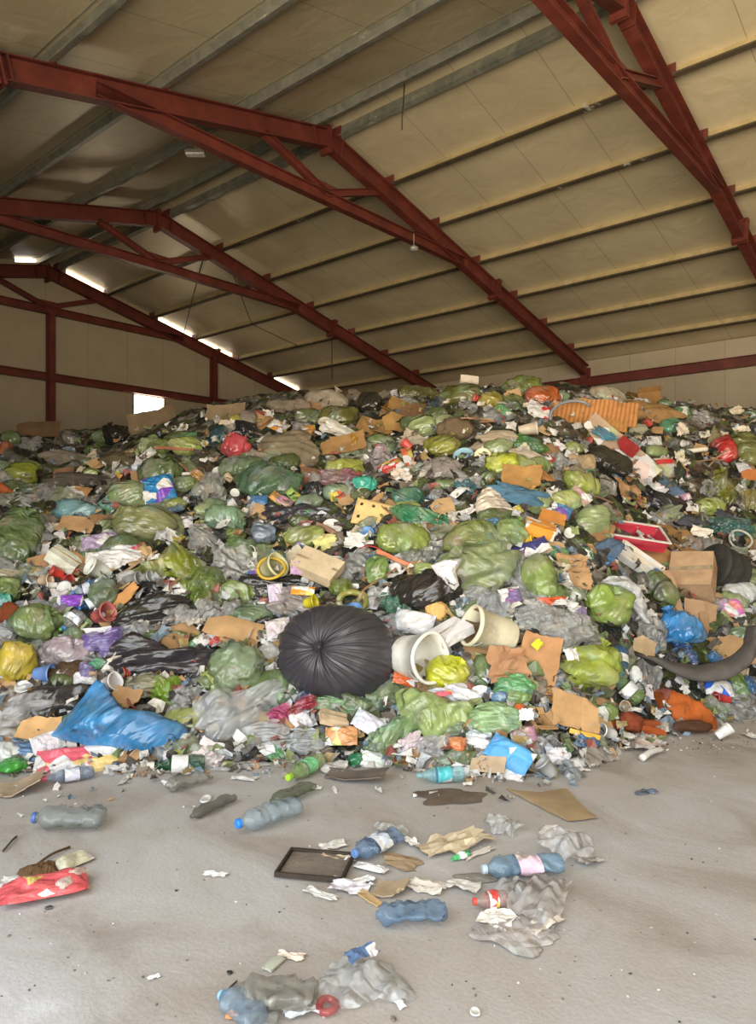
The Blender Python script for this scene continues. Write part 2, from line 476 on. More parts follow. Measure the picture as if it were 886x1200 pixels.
# ------------------------------------------------------------------ roof trusses
def truss(fr, label, posts=False):
    u = (fr-2)*BAY
    root = empty('roof_truss'); root.matrix_world = R_SHED
    def P(name, m_):
        V, F = m_.arr(); V = V.copy(); V[:, 0] *= -1
        return build(name, V, [f[::-1] for f in F], M_RED, root)
    for sgn in (-1, 1):
        m = MB(); dn = np.array((0, sgn*TAN, 1.0)); dn /= np.linalg.norm(dn)
        ibeam(m, (u, 0, ZR), (u, sgn*HW, zraf(HW)), dn, .17, .30)
        # stiffener plates
        for q in (.03, .52):
            m.add(*bar((u, sgn*HW*q, zraf(HW*q)), (u, sgn*(HW*q+.02), zraf(HW*q+.02)), dn, .17, .30))
        rf = P('rafter', m)
        m = MB(); q = 5.25
        c = np.array((u, sgn*q, zraf(q))); t = np.array((0, 1, -sgn*TAN)); t /= np.linalg.norm(t)
        for e in (-.03, .03):
            m.add(*bar(c + t*(e-.012), c + t*(e+.012), dn, .26, .44))
        for e in (-.05, .05):
            for zz in (-.19, .19):
                for xx in (-.1, .1):
                    m.add(*bar(c + t*(e-.01) + dn*zz + np.array((xx, 0, 0)), c + t*(e+.01) + dn*zz + np.array((xx, 0, 0)), dn, .03, .03))
        sp = P('splice_plate', m)
        m = MB()
        ibeam(m, (u, sgn*HW, 0), (u, sgn*HW, zraf(HW)+.1), (0, 1, 0), .18, .26)
        P('column', m)
    zt = zraf(4.0)
    m = MB(); ibeam(m, (u, -4.05, zt-.02), (u, 4.05, zt-.02), (0, 0, 1), .14, .19); P('tie_beam', m)
    for sgn in (-1, 1):
        m = MB(); ibeam(m, (u, 0, zt+.05), (u, sgn*1.32, zraf(1.32)-.12), (0, 1, .3), .10, .12); P('strut', m)
    m = MB(); m.add(boxv(u-.012, u+.012, -.28, .28, zt-.06, zt+.22), BOXF); P('gusset_plate', m)
    m = MB()
    for e in (-.02, .02): m.add(boxv(u-.11, u+.11, e-.011, e+.011, ZR-.26, ZR+.2), BOXF)
    P('ridge_plate', m)
    # purlin cleats standing on the rafters
    for v in PV:
        m = MB(); dn = np.array((0, np.sign(v)*TAN, 1.0)); dn /= np.linalg.norm(dn)
        c = np.array((u, v, zraf(v))) + dn*.245
        sg = -np.sign(v)
        m.add(c + boxv(-.13, .13, -.006+sg*.055, .006+sg*.055, -.10, .085), BOXF)
        m.add(c + boxv(-.10, .10, min(0, sg*.06), max(0, sg*.06), -.09, -.078), BOXF)
        for xx in (-.05, .05):
            for zz in (-.03, .04):
                m.add(c + boxv(xx-.012, xx+.012, sg*.061-.012, sg*.061+.012, zz-.012, zz+.012), BOXF)
        P('purlin_cleat', m)
    if posts:
        for pv in POSTV:
            m = MB(); ibeam(m, (u-.02, pv, 0), (u-.02, pv, (zt if abs(pv) < 4 else zraf(pv))-.08), (1, 0, 0), .16, .2); P('gable_post', m)
    return tag(root, label, 'roof truss', 'red roof trusses')
PV = [-9.3, -7.6, -6.1, -4.6, -3.1, -1.6, -.22, .22, 1.6, 3.0, 4.45, 6.0, 7.4, 8.85]
POSTV = [v_of_px(4, 59), v_of_px(4, 250), -5.0]
truss(-1, 'red steel roof truss behind the viewer, out of the picture') if False else None
truss(0, 'red steel roof truss overhead, in front of the one cut off by the frame')if False else None
truss(1, 'red steel roof truss cut off by the top edge, big splice plate beside the wall')
truss(2, 'red steel roof truss whole in view, its peak above the middle of the heap')
truss(3, 'red steel roof truss second from the far end wall')
truss(4, 'dark red roof truss standing against the far end wall, with gable posts', True)

# purlins: each one a C section of its own
names_v = {}
for i, v in enumerate(PV):
    side = 'open-side' if v < 0 else 'wall-side'
    order = sorted([q for q in PV if (q < 0) == (v < 0)], key=abs).index(v)
    o_w = ['ridge', 'first', 'second', 'third', 'fourth', 'fifth', 'eaves'][order]
    m = MB(); dn = np.array((0, np.sign(v)*TAN, 1.0)); dn /= np.linalg.norm(dn)
    c0 = np.array((U0+.1, v, zraf(v))) + dn*.245; c1 = np.array((UF-.05, v, zraf(v))) + dn*.245
    mat = M_GALV if v < 1 else M_BEIGE
    if v < 1:
        channel(m, c0, c1, dn, .085, .18, 1 if v > 0 else -1)
        o = shed('roof_purlin', *m.arr(), mat)
    else:
        # web and upper flange in beige, the lower flange in a darker colour
        m.add(*bar(c0, c1, dn, .012, .17, (-.02, .005))); m.add(*bar(c0, c1, dn, .07, .008, (0, .085)))
        o = shed('roof_purlin', *m.arr(), mat)
        mf = MB(); mf.add(*bar(c0, c1, dn, .075, .012, (.012, -.086))); mf.add(*bar(c0, c1, dn, .010, .03, (.048, -.075)))
        fl_ = shed('lower_flange', *mf.arr(), M_DARKF, False, o); fl_['label'] = 'dark lower flange'
    what = 'galvanised steel' if v < 1 else 'beige steel'
    pos = {'ridge': 'closest to the ridge', 'eaves': 'lowest, by the eaves'}.get(o_w, o_w + ' down from the ridge one')
    tag(o, f'{what} roof purlin on the {"darker slope" if v<0 else "brighter slope"}, {pos}', 'roof purlin', 'purlins under the roof')

# eaves beam and girts
m = MB(); z = 5.16; ibeam(m, (-14.9, HW-.02, z), (9.9, HW-.02, z), (0, 0, 1), .16, .24)
tag(shed('eaves_beam', *m.arr(), M_RED), 'long red eaves beam along the top of the side wall', 'steel beam')
g0 = 1.5 + 3.625
edges = [-9.7, POSTV[0]-.1, POSTV[0]+.1, POSTV[1]-.1, POSTV[1]+.1, 9.0]
for (a, b, lab) in ((edges[0], edges[1], 'dark red wall girt at the very edge of the far wall, before the tall post'), (edges[2], edges[3], 'dark red wall girt between the two gable posts, above the lit opening'), (edges[4], edges[5], 'dark red wall girt beyond the short gable post, mostly behind rubbish')):
    m = MB(); channel(m, (9.93, a, g0), (9.93, b, g0), (0, 0, 1), .1, .2, 1)
    tag(shed('wall_girt', *m.arr(), M_RED), lab, 'wall girt', 'girts on the far wall')

# wires, rods, little lamps
def unp(px, py, d): return np.array([(px-CX)/FPX*d, d, CAMH + (CY-py)/FPX*d])
def rod(pts, r, name, label, mat=None):
    V, F = tube(pts, r, 6)
    o = build(name, V, F, mat or M_WIRE, None, True)
    return tag(o, label, name.replace('_', ' '))
rod([S(3, 1.2, zraf(1.2)-.1), S(3.5, 2.6, zraf(2.6)-.05), S(3.98, 4.0, zraf(4.0)+.1)], .012, 'tie_rod', 'thin slanting tie rod between the two farthest trusses')
rod([S(3.05, 2.1, zraf(2.1)+.1), S(3.45, 4.4, zraf(4.4)+.12), S(3.4, 6.0, zraf(6.0)+.12)], .010, 'brace_wire', 'thin brace wire under the roof beyond the third truss')
p = S(3, 5.25, zraf(5.25)-.2)
d = p[1]; rod([p, p-np.array((0, 0, .55)), p-np.array((0, 0, 1.15))], .012, 'hanging_wire', 'dark wire hanging straight down from the third truss')
p = S(1.64, .3, zraf(.3)+.1); pa, pb = unp(473, 111, 9.1), unp(471, 150, 9.1)
rod([unp(474, 98, 9.9), unp(473, 118, 9.9), unp(471.5, 135, 9.9), unp(471, 152, 9.9)], .010, 'loose_wire', 'short loose wire end dangling below the ridge purlin')
def lamp(p, name, label, white):
    root = empty(name, p)
    V, F = lathe([(0, .02), (.0, .09), (.05, .10), (.07, .055), (.11, .03), (.11, .0)], 16)
    V = V[:, [1, 2, 0]]
    build('housing', V, F, M_GALV, root, True)
    m_ = MATS['hard_plastic']
    V2, F2 = lathe([(-.015, .0), (-.012, .06), (0, .085)], 16); V2 = V2[:, [1, 2, 0]]
    build('lens', V2, F2, m_, root, True, (.35, .34, .30, 1))
    V3, F3 = tube([(0, 0, .1), (0, 0, .35)], .008, 6); build('stem', V3, F3, M_GALV, root)
    root.scale = (.65, .65, .65)
    tag(root, label, 'ceiling lamp')
lamp(unp(485, 293, 10.2), 'ceiling_lamp', 'small grey lamp hanging beside the middle truss tie beam', 0)
root = empty('batten_light', unp(229, 180, 11.2))
build('diffuser', boxv(-.14, .14, -.05, .05, -.03, 0), BOXF, MATS['hard_plastic'], root, False, (.85, .85, .8, 1))
build('housing', boxv(-.15, .15, -.06, .06, 0, .04), BOXF, M_GALV, root)
build('stem', boxv(-.01, .01, -.01, .01, .04, .2), BOXF, M_GALV, root)
tag(root, 'small white batten light under the darker roof slope', 'ceiling lamp')
# ------------------------------------------------------------------ the heap's surface
RNG = np.random.default_rng(7)
_bw = [(np.random.default_rng(50+k).normal(size=2), np.random.default_rng(80+k).uniform(0, 6.28)) for k in range(9)]
TOEX = np.array([-400, 0, 100, 230, 300, 400, 480, 600, 680, 740, 800, 886, 1300.])
TOEY = np.array([905, 905, 905, 905, 897, 893, 900, 912, 900, 876, 856, 840, 820.])
TT = np.array([0, .35, .8, 1.4, 2.2, 3, 4, 5, 6, 7, 8.5, 12, 20.])
HC = np.array([0, .22, .52, 1.0, 1.55, 2.02, 2.55, 3.0, 3.36, 3.58, 3.62, 3.5, 3.4])
HL = np.array([0, .22, .50, .92, 1.36, 1.68, 2.0, 2.28, 2.52, 2.72, 2.98, 3.42, 3.5])
def heap(x, y):
    x = np.asarray(x, float); y = np.maximum(np.asarray(y, float), .3)
    px = CX + FPX*x/y
    toe = FPX*CAMH/(np.interp(px, TOEX, TOEY) - CY)
    t = y - toe
    k = np.clip((px-30)/330, 0, 1); k = k*k*(3-2*k)
    kr = np.clip((px-650)/260, 0, 1)
    h = np.interp(t, TT, HC)*k + np.interp(t, TT, HL)*(1-k)
    h = h*(1 - .05*kr)
    b = np.zeros_like(h)
    for i, (d, ph) in enumerate(_bw):
        f = (1.1, 1.5, 2.0, 2.6, 3.2, 4.0, 5.0, 1.8, 2.9)[i]
        b = b + .05*np.sin(f*(d[0]*x + d[1]*y) + ph)/math.sqrt(f)
    h = h + b*np.clip(t/1.0, 0, 1)
    return np.where(t < 0, 0.0, np.maximum(h, 0))

DS = np.arange(1.9, 22, .02)
def hit(px, py):
    """where the view ray through a pixel meets heap or floor: point, normal, whether it is floor, whether it passes over the crest"""
    xs = (px-CX)/FPX*DS; zs = CAMH + (CY-py)/FPX*DS
    hs = heap(xs, DS)
    below = np.nonzero(zs < hs)[0]
    over = False
    if len(below) and (DS[below[0]] < 13 or px < 330): i = below[0]
    else:
        lim = DS < 13.5
        i = int(np.argmin(np.where(lim, zs-hs, 9e9))); over = True
    p = np.array([xs[i], DS[i], zs[i]])
    e = .18
    gx = (heap(p[0]+e, p[1]) - heap(p[0]-e, p[1]))/(2*e); gy = (heap(p[0], p[1]+e) - heap(p[0], p[1]-e))/(2*e)
    n = np.array([-gx, -gy, 1.0]); n /= np.linalg.norm(n)
    flo = bool(hs[i] < .015 and not over)
    if flo: n = np.array([0, 0, 1.0])
    return p, n, flo, over

def wall_dist(px):
    """how far the heap may reach along a view direction before the shed's walls"""
    y = np.arange(2, 30, .05); x = (px-CX)/FPX*y
    r = np.stack([x-AP[0], y-AP[1]], 1)
    ok = (r @ BX < HW-.05) & (r @ AX < 10.0) & (r @ BX > -9.4)
    bad = np.nonzero(~ok & (y > 4))[0]
    return float(y[bad[0]]) if len(bad) else 22.0

# base of the heap: what lies under the loose things
pxs = np.linspace(-260, 1150, 330); rows = 250
V = []
for px in pxs:
    toe = FPX*CAMH/(np.interp(px, TOEX, TOEY) - CY)
    dmax = min(wall_dist(px), 19.5)
    s = np.linspace(0, 1, rows)**1.35
    d = toe - .05 + (dmax - toe + .05)*s
    x = (px-CX)/FPX*d
    V.append(np.stack([x, d, heap(x, d)], 1))
V = np.concatenate(V)
cr = creases(V*np.array([1, 1, 1.0]), np.random.default_rng(3), 9.0, 8, .3)
cr2 = creases(V, np.random.default_rng(4), 22.0, 7, .3)
edge = np.clip(V[:, 2]/.15, 0, 1)
V[:, 2] += (cr*.055 + cr2*.03 - .09)*edge - .012*(1-edge)
def heap_mat():
    m, nt, out = new_mat('mixed_refuse')
    v = coord(nt)
    d = noise(nt, v, 5, 3, .6, .5, 'Color')
    vv = nt.nodes.new('ShaderNodeVectorMath'); vv.operation = 'MULTIPLY_ADD'; vv.inputs[1].default_value = (.22,)*3
    L(nt, d, vv.inputs[0]); L(nt, v, vv.inputs[2])
    pc = voro(nt, vv.outputs[0], 8.5, 'F1', 'Color')
    sep = nt.nodes.new('ShaderNodeSeparateColor'); L(nt, pc, sep.inputs[0])
    cols = ['3c3a32', '69713f', '8b8a80', '5c5344', '7f8a55', 'b5b0a6', '2b2a29', '74604a', '8e9c6e', '55604a', 'a99c88', '6b6e70', '403a33', '9a8f80', 'c5c2bc', '4b5440']
    c = ramp(nt, sep.outputs[0], [(i/16, lin(h)) for i, h in enumerate(cols)], 'CONSTANT')
    g = ramp(nt, noise(nt, v, 14, 5, .65), [(.25, (.22,)*3), (.75, (.75,)*3)])  # also darkens the refuse overall, shade between the things put into its colour
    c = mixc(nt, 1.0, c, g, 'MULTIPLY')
    p = N(nt, 'ShaderNodeBsdfPrincipled'); L(nt, c, p.inputs['Base Color']); p.inputs['Roughness'].default_value = .5
    h = mathn(nt, 'ADD', voro(nt, vv.outputs[0], 20, 'DISTANCE_TO_EDGE'), noise(nt, v, 30, 3, .6))
    L(nt, bumpn(nt, h, .7, .03), p.inputs['Normal'])
    L(nt, p.outputs[0], out.inputs[0]); return m
nx, ny = len(pxs), rows
F = gridF(nx, ny)
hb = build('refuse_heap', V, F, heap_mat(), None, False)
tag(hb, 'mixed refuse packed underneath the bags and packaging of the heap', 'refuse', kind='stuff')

# ------------------------------------------------------------------ shapes of the things (x across, y up the slope, z out)
def norm_ext(V, W, H, T):
    lo, hi = V.min(0), V.max(0); c = (lo+hi)/2; e = np.maximum(hi-lo, 1e-6)
    c[2] = (lo[2]+hi[2])/2
    return (V-c)/e*np.array([W, H, T])

def g_bag(W, H, T, rng, sub=4, amp=.12, knot=True, star=None, boxy=.85):
    P, F = ICO[sub]; P = P.copy()
    kd = np.array(star) if star is not None else np.array([rng.uniform(-.9, .9), rng.uniform(-.1, 1.0), rng.uniform(.2, .9)])
    kd = kd/np.linalg.norm(kd)
    if star is not None:
        # rings around the gathered neck, so that the pleats stay crisp
        a = np.cross(kd, (.3, .5, .8)); a /= np.linalg.norm(a); b = np.cross(kd, a)
        nr, nsg = 54, 260
        tt = np.linspace(.03, PI-.03, nr)**1.0; qq = np.arange(nsg)*2*PI/nsg
        P = (np.cos(tt)[:, None, None]*kd + np.sin(tt)[:, None, None]*(np.cos(qq)[None, :, None]*a + np.sin(qq)[None, :, None]*b)).reshape(-1, 3)
        F = [[i*nsg+j, (i+1)*nsg+j, (i+1)*nsg+(j+1) % nsg, i*nsg+(j+1) % nsg] for i in range(nr-1) for j in range(nsg)]
        F += [list(range(nsg)), [(nr-1)*nsg+j for j in range(nsg)][::-1]]
    asp = np.array([W, H, T])/max(W, H); asp = np.clip(asp, .45, 1)
    Q = P*asp
    # long tension folds: stretched along one direction
    sd = rng.normal(size=3); sd /= np.linalg.norm(sd)
    QS = Q - .62*(Q @ sd)[:, None]*sd
    r = 1 + (.17*waves(P, rng, 2.2, 4) + .06*waves(P, rng, 5.5, 5))*(1 if star is None else .3) + amp*creases(QS, rng, 5.0, 6, .22) + amp*.55*creases(QS, rng, 11, 6, .25)
    c = P @ kd
    a = np.cross(kd, (.3, .5, .8)); a /= np.linalg.norm(a); b = np.cross(kd, a)
    ph = np.arctan2(P @ b, P @ a)
    th = np.arccos(np.clip(c, -1, 1))
    if knot and star is None:
        npl = rng.integers(8, 13)
        pl = tri(ph*npl/(2*PI) + .25*waves(P, rng, 3, 3)) * np.exp(-th/.75)*np.clip(th/.25, 0, 1)
        r += .10*pl + .05*tri(ph*int(npl*2.3)/(2*PI) + .3*waves(P, rng, 4, 3))*np.exp(-th/.8)*np.clip(th/.2, 0, 1) - .14*np.exp(-(th/.28)**2)
    if star is not None:
        fall = np.exp(-th/1.25)*np.clip(th/.12, 0, 1)
        wv = .30*waves(P, rng, 3, 3)
        r += fall*(.024*tri(ph*13/(2*PI) + wv) + .034*tri(ph*27/(2*PI) + wv*1.3)*(.6+.4*np.sin(3*ph)) + .020*tri(ph*44/(2*PI) + wv*1.6)) - .10*np.exp(-(th/.22)**2)
    V = np.sign(P)*np.abs(P)**boxy*r[:, None]
    V[:, 2] = np.where(V[:, 2] < 0, V[:, 2]*.55, V[:, 2])
    k = np.argmax(c)
    V2 = norm_ext(V, W, H, T)
    parts = [('', V2, F, True)]
    if knot:
        kp = V2[k]; R = (.085 if star is None else .035)*min(W, H)
        seg = 12; prof = [(-.9, .55), (0, .26), (.5, .55), (1.3, 1.15), (1.55, 1.25)]
        KV = []
        nn = kd*np.array([1, 1, 1.])
        for (z, rr) in prof:
            for s in range(seg):
                q = 2*PI*s/seg; w = rr*(1 + .35*(s % 2)*(z > 0)*rng.uniform(.6, 1.3))
                KV.append(kp + R*(nn*z*rng.uniform(.9, 1.1) + w*(math.cos(q)*a + math.sin(q)*b)))
        KF = [[i*seg+s, i*seg+(s+1) % seg, (i+1)*seg+(s+1) % seg, (i+1)*seg+s] for i in range(4) for s in range(seg)]
        parts.append(('knot', np.array(KV), KF, False))
    return parts

def radial_outline(an, poly):
    """distance from the origin to a star-shaped outline along each angle"""
    P = np.asarray(poly, float); Q = np.roll(P, -1, 0)
    R = np.full(len(an), .3)
    for (x1, y1), (x2, y2) in zip(P, Q):
        dx, dy = np.cos(an), np.sin(an); ex, ey = x2-x1, y2-y1
        den = dx*ey - dy*ex; den = np.where(np.abs(den) < 1e-9, 1e-9, den)
        t = (x1*ey - y1*ex)/den; u = (x1*dy - y1*dx)/den
        R = np.where((t > 0) & (u >= -.001) & (u <= 1.001), np.maximum(R, t), R)
    return R

def g_film(W, H, T, rng, n=34, fold=1.0, square=.35, droop=.35, freq=3.6, smooth=True, poly=None):
    s = np.linspace(-1, 1, n); X, Y = np.meshgrid(s, s, indexing='ij'); X = X.ravel(); Y = Y.ravel()
    m = np.maximum(np.abs(X), np.abs(Y)); r = np.sqrt(X*X+Y*Y) + 1e-9
    if poly is not None:
        an = np.arctan2(Y, X); R = radial_outline(an, poly)
        P = np.stack([m*R*np.cos(an), m*R*np.sin(an), 0*X], 1)
    else:
        k = (1-square)*m/r + square
        X2, Y2 = X*k, Y*k
        an = np.arctan2(Y2, X2)
        o = 1 + .12*np.sin(2*an+rng.uniform(0, 6)) + .10*np.sin(3*an+rng.uniform(0, 6)) + .08*np.sin(5*an+rng.uniform(0, 6)) + .10*tri(an*rng.integers(4, 8)/6.283+rng.uniform(0, 1))
        P = np.stack([X2*o, Y2*o, np.zeros_like(X2)], 1)
    rr = np.clip(m, 0, 1)
    sd = rng.uniform(0, PI); sv = np.array([math.cos(sd), math.sin(sd), 0])
    PS = P - .6*(P @ sv)[:, None]*sv
    z = .55*(1-rr**2) + .44*fold*creases(PS, rng, freq, 5, .22) + .20*fold*creases(PS, rng, freq*2.6, 6, .25) - droop*rr**4 + .25*waves(P, rng, 2, 3)
    P[:, 2] = z
    P[:, :2] += (.05 if poly is None else .02)*np.stack([creases(P, rng, 6, 5), creases(P, rng, 6, 5)], 1)
    if poly is not None:
        P[:, 2] = norm_ext(P, W, H, T)[:, 2]; P[:, 0] *= W/2; P[:, 1] *= H/2
        return [('', P, gridF(n, n), smooth)]
    return [('', norm_ext(P, W, H, T), gridF(n, n), smooth)]

def solidify(V, F, t):
    """give a sheet a thickness along z"""
    n = len(V); V2 = V.copy(); V2[:, 2] -= t
    F = [list(f) for f in F]
    cnt = {}
    for f in F:
        for a, b in zip(f, f[1:]+f[:1]):
            cnt[(a, b)] = 1
    rim = [(a, b) for (a, b) in cnt if (b, a) not in cnt]
    return np.concatenate([V, V2]), F + [[i+n for i in f][::-1] for f in F] + [[b, a, a+n, b+n] for a, b in rim]

def g_paper(W, H, T, rng, n=9):
    s = np.linspace(-1, 1, n); X, Y = np.meshgrid(s, s, indexing='ij')
    P = np.stack([X.ravel(), Y.ravel(), np.zeros(n*n)], 1)
    P[:, 2] = creases(P, rng, 3.0, 5, .25)*.6 + .35*waves(P, rng, 1.6, 2)
    P[:, :2] += .08*rng.normal(size=(n*n, 2))*(np.max(np.abs(P[:, :2]), 1) > .95)[:, None] + .05*np.stack([waves(P, rng, 2.5, 3), waves(P, rng, 2.5, 3)], 1)
    return [('', norm_ext(P, W, H, T), gridF(n, n), False)]

def g_card(W, H, T, rng, n=9, bend=None, t=.007):
    sx = np.linspace(-1, 1, n+4); sy = np.linspace(-1, 1, n); X, Y = np.meshgrid(sx, sy, indexing='ij'); X = X.ravel().copy(); Y = Y.ravel().copy()
    f0 = rng.uniform(-.3, .4); ang = rng.uniform(.15, .55)*rng.choice([-1, 1]) if bend is None else bend
    Z = np.where(X > f0, -(X-f0)*math.sin(ang), 0)*W/2
    Z += rng.uniform(-.05, .05)*W*(Y**2) + .018*W*waves(np.stack([X, Y, 0*X], 1), rng, 3, 3)
    # a torn corner and uneven edges
    cx, cy = rng.choice([-1, 1]), rng.choice([-1, 1])
    tear = np.clip((X*cx + Y*cy) - 1.45, 0, 1)
    X -= cx*tear*.7; Y -= cy*tear*.7
    ed = np.maximum(np.abs(X), np.abs(Y)) > .97
    X += .025*rng.normal(size=len(X))*ed; Y += .025*rng.normal(size=len(Y))*ed
    V = np.stack([X*W/2, Y*H/2, Z], 1)
    V, F = solidify(V, gridF(n+4, n), t)
    return [('', V, F, False)]

def rotm(rx, ry, rz=0):
    return np.array(Matrix.Rotation(rz, 3, 'Z') @ Matrix.Rotation(ry, 3, 'Y') @ Matrix.Rotation(rx, 3, 'X'))

def panel(p0, e1, e2, t, rng, n=5, wob=.012):
    """thin board spanned by e1 and e2 from p0"""
    s = np.linspace(0, 1, n); A, B = np.meshgrid(s, s, indexing='ij'); A = A.ravel(); B = B.ravel()
    nn = np.cross(e1, e2); nn /= np.linalg.norm(nn)
    sc = max(np.linalg.norm(e1), np.linalg.norm(e2))
    w = wob*sc*waves(np.stack([A*2, B*2, 0*A], 1), rng, 2.4, 3)*4*((A*(1-A)+B*(1-B)))
    V = np.array(p0) + A[:, None]*np.array(e1) + B[:, None]*np.array(e2) + w[:, None]*nn
    F = [list(f) for f in gridF(n, n)]
    k = len(V); V2 = V - nn*t
    rim = []
    cnt = {(a, b) for f in F for a, b in zip(f, f[1:]+f[:1])}
    rim = [(a, b) for a, b in cnt if (b, a) not in cnt]
    return np.concatenate([V, V2]), F + [[i+k for i in f][::-1] for f in F] + [[b, a, a+k, b+k] for a, b in rim]

def g_box(W, H, T, rng, tilt=(.55, .3), depth=.7, flapang=None, nflap=4):
    """open carton: the mouth looks out of the heap, flaps folded back"""
    D = depth*min(W, H); R = rotm(-tilt[0], tilt[1])
    w, h = W*.62, H*.62
    m = MB(); t = .006
    m.add(*panel((-w/2, -h/2, -D), (w, 0, 0), (0, h, 0), t, rng))
    for (p, e1) in (((-w/2, -h/2, -D), (w, 0, 0)), ((w/2, -h/2, -D), (0, h, 0)), ((w/2, h/2, -D), (-w, 0, 0)), ((-w/2, h/2, -D), (0, -h, 0))):
        m.add(*panel(p, e1, (0, 0, D), t, rng))
    V, F = m.arr(); parts = [('', V @ R.T, F, False)]
    fl = [((-w/2, -h/2, 0), (w, 0, 0), (0, -1, 0), h), ((w/2, -h/2, 0), (0, h, 0), (1, 0, 0), w), ((w/2, h/2, 0), (-w, 0, 0), (0, 1, 0), h), ((-w/2, h/2, 0), (0, -h, 0), (-1, 0, 0), w)]
    for (p, e1, o, dd) in fl[:nflap]:
        a = rng.uniform(-.5, .9) if flapang is None else flapang
        e2 = np.array(o)*dd*.42*math.cos(a) + np.array((0, 0, 1.))*dd*.42*math.sin(a)
        V, F = panel(p, e1, e2, t, rng); parts.append(('flap', V @ R.T, F, False))
    return parts

def g_carton(W, H, T, rng, tilt=None, depth=.5):
    R = rotm(*(tilt or (rng.uniform(-.7, -.3), rng.uniform(-.5, .5))))
    w, h, D = W*.86, H*.80, depth*min(W, H)
    bm = bmesh.new(); bmesh.ops.create_cube(bm, size=1.0)
    bmesh.ops.subdivide_edges(bm, edges=bm.edges[:], cuts=4, use_grid_fill=True)
    V = np.array([v.co[:] for v in bm.verts]); F = [[v.index for v in f.verts] for f in bm.faces]; bm.free()
    V = V*np.array([w, h, D]); V += .022*min(w, h)*np.stack([waves(V/min(w, h), rng, 4, 4) for _ in range(3)], 1)
    parts = [('', V @ R.T, F, False)]
    B = boxv(-w*.505, w*.505, -h*.05, h*.05, D*.5-.002, D*.5+.004)
    parts.append(('seam_tape', B @ R.T, BOXF, False))
    return parts

def g_bottle(W, H, T, rng, crush=.3, flip=False, capcol=True, label=True, neck=.16):
    D = H; r = .5
    prof = [(-.5, .0), (-.5, .15), (-.5+neck*.55, .15), (-.5+neck*.6, .19), (-.5+neck*.7, .15), (-.5+neck, .2), (-.5+neck*1.9, .42), (-.5+neck*2.4, .49), (-.12, .49), (-.10, .455), (-.06, .455), (-.04, .49), (.16, .49), (.18, .455), (.21, .455), (.23, .49), (.40, .48), (.46, .40), (.475, .25), (.44, .0)]
    # finer along the length
    pr = []
    for (a, ra), (b, rb) in zip(prof[:-1], prof[1:]):
        k = max(1, int(abs(b-a)/.035))
        for i in range(k): pr.append((a+(b-a)*i/k, ra+(rb-ra)*i/k))
    pr.append(prof[-1])
    def shape(pr_, sd):
        V, F = lathe(pr_, 22)
        body = np.clip((V[:, 0]+.5-neck*1.3)/.2, 0, 1)
        rg = np.random.default_rng(sd)
        Q = V*np.array([2.2, 1, 1])
        dz = crush*body
        V[:, 2] *= 1 - .55*dz
        V[:, 1] *= 1 + .18*dz
        k = creases(Q, rg, 4.5, 6, .3)*body*crush*.16
        V[:, 2] += k*np.sign(V[:, 2]+1e-6); V[:, 1] += .5*k
        V[:, 1] += .10*crush*np.sin(V[:, 0]*4+rg.uniform(0, 6))
        V = V*np.array([W*(-1 if flip else 1), D, D])
        if flip: F = [f[::-1] for f in F]
        return V, F
    sd = int(rng.integers(1e6))
    V, F = shape(pr, sd)
    parts = [('', V, F, True)]
    if capcol:
        cp = [(-.515, .0), (-.515, .16), (-.50, .19), (-.5+neck*.5, .19), (-.5+neck*.5, .15)]
        V, F = shape(cp, sd); parts.append(('cap', V, F, False))
    if label:
        lp = [(-.09+.02*i, .50 if i not in (0, 14) else .495) for i in range(15)]
        V, F = shape(lp, sd); parts.append(('label', V, F, False))
    return parts

def g_bucket(W, H, T, rng, mouth=1, yaw=.5, pitch=0.0, handle=True, ratio=1.0, thick=.035, taper=.86, lining=0):
    """lying bucket, axis across; its mouth at one end turned partly towards the viewer"""
    R0 = .5; k = taper
    out = [(.5, 0), (.5, R0*k*.98), (.47, R0*k), (.1, R0*(k+(1-k)*.4)), (-.40, R0*.985), (-.405, R0*1.05), (-.44, R0*1.06), (-.45, R0*1.03), (-.5, R0*1.06), (-.5, R0*1.0), (-.5, R0*.95), (-.2, R0*.91), (.1, R0*(k+(1-k)*.4)-thick), (.45, R0*k-thick), (.45, 0)]
    V, F = lathe(out, 40)
    V = V*np.array([W, H, H]); 
    V[:, 1:] += .02*H*np.stack([np.sin(3*np.arctan2(V[:, 2], V[:, 1])), np.cos(2*np.arctan2(V[:, 2], V[:, 1]))], 1)*(V[:, :1] < 0)
    parts = [['', V, F, True]]
    if lining:
        V, F = lathe([(-.43, R0*.93), (-.2, R0*.895), (.1, R0*(k+(1-k)*.4)-thick-.012), (.44, R0*k-thick-.012), (.43, 0)], 40)
        V = V*np.array([W, H, H]); parts.append(['lining', V, F, True])
    if handle:
        q = np.linspace(0, PI, 22)
        pts = np.stack([-.42*W + .30*H*np.sin(q), .54*H*np.cos(q), .54*H*np.sin(q)*.55], 1)
        hv, hf = tube(pts, .012*H+.0015, 6); parts.append(['handle', hv, hf, True])
    for p in parts:
        V = p[1]
        if mouth > 0: V = V*np.array([-1, 1, 1]); p[2] = [list(f)[::-1] for f in p[2]]
        Rm = rotm(pitch, -yaw*mouth*-1 if False else (yaw if mouth < 0 else -yaw))
        p[1] = V @ Rm.T
    return [tuple(p) for p in parts]

def g_cup(W, H, T, rng, **kw):
    kw.setdefault('handle', False); kw.setdefault('yaw', rng.uniform(.2, .9)); kw.setdefault('mouth', rng.choice([-1, 1])); kw.setdefault('taper', .72)
    return g_bucket(W, H, T, rng, **kw)

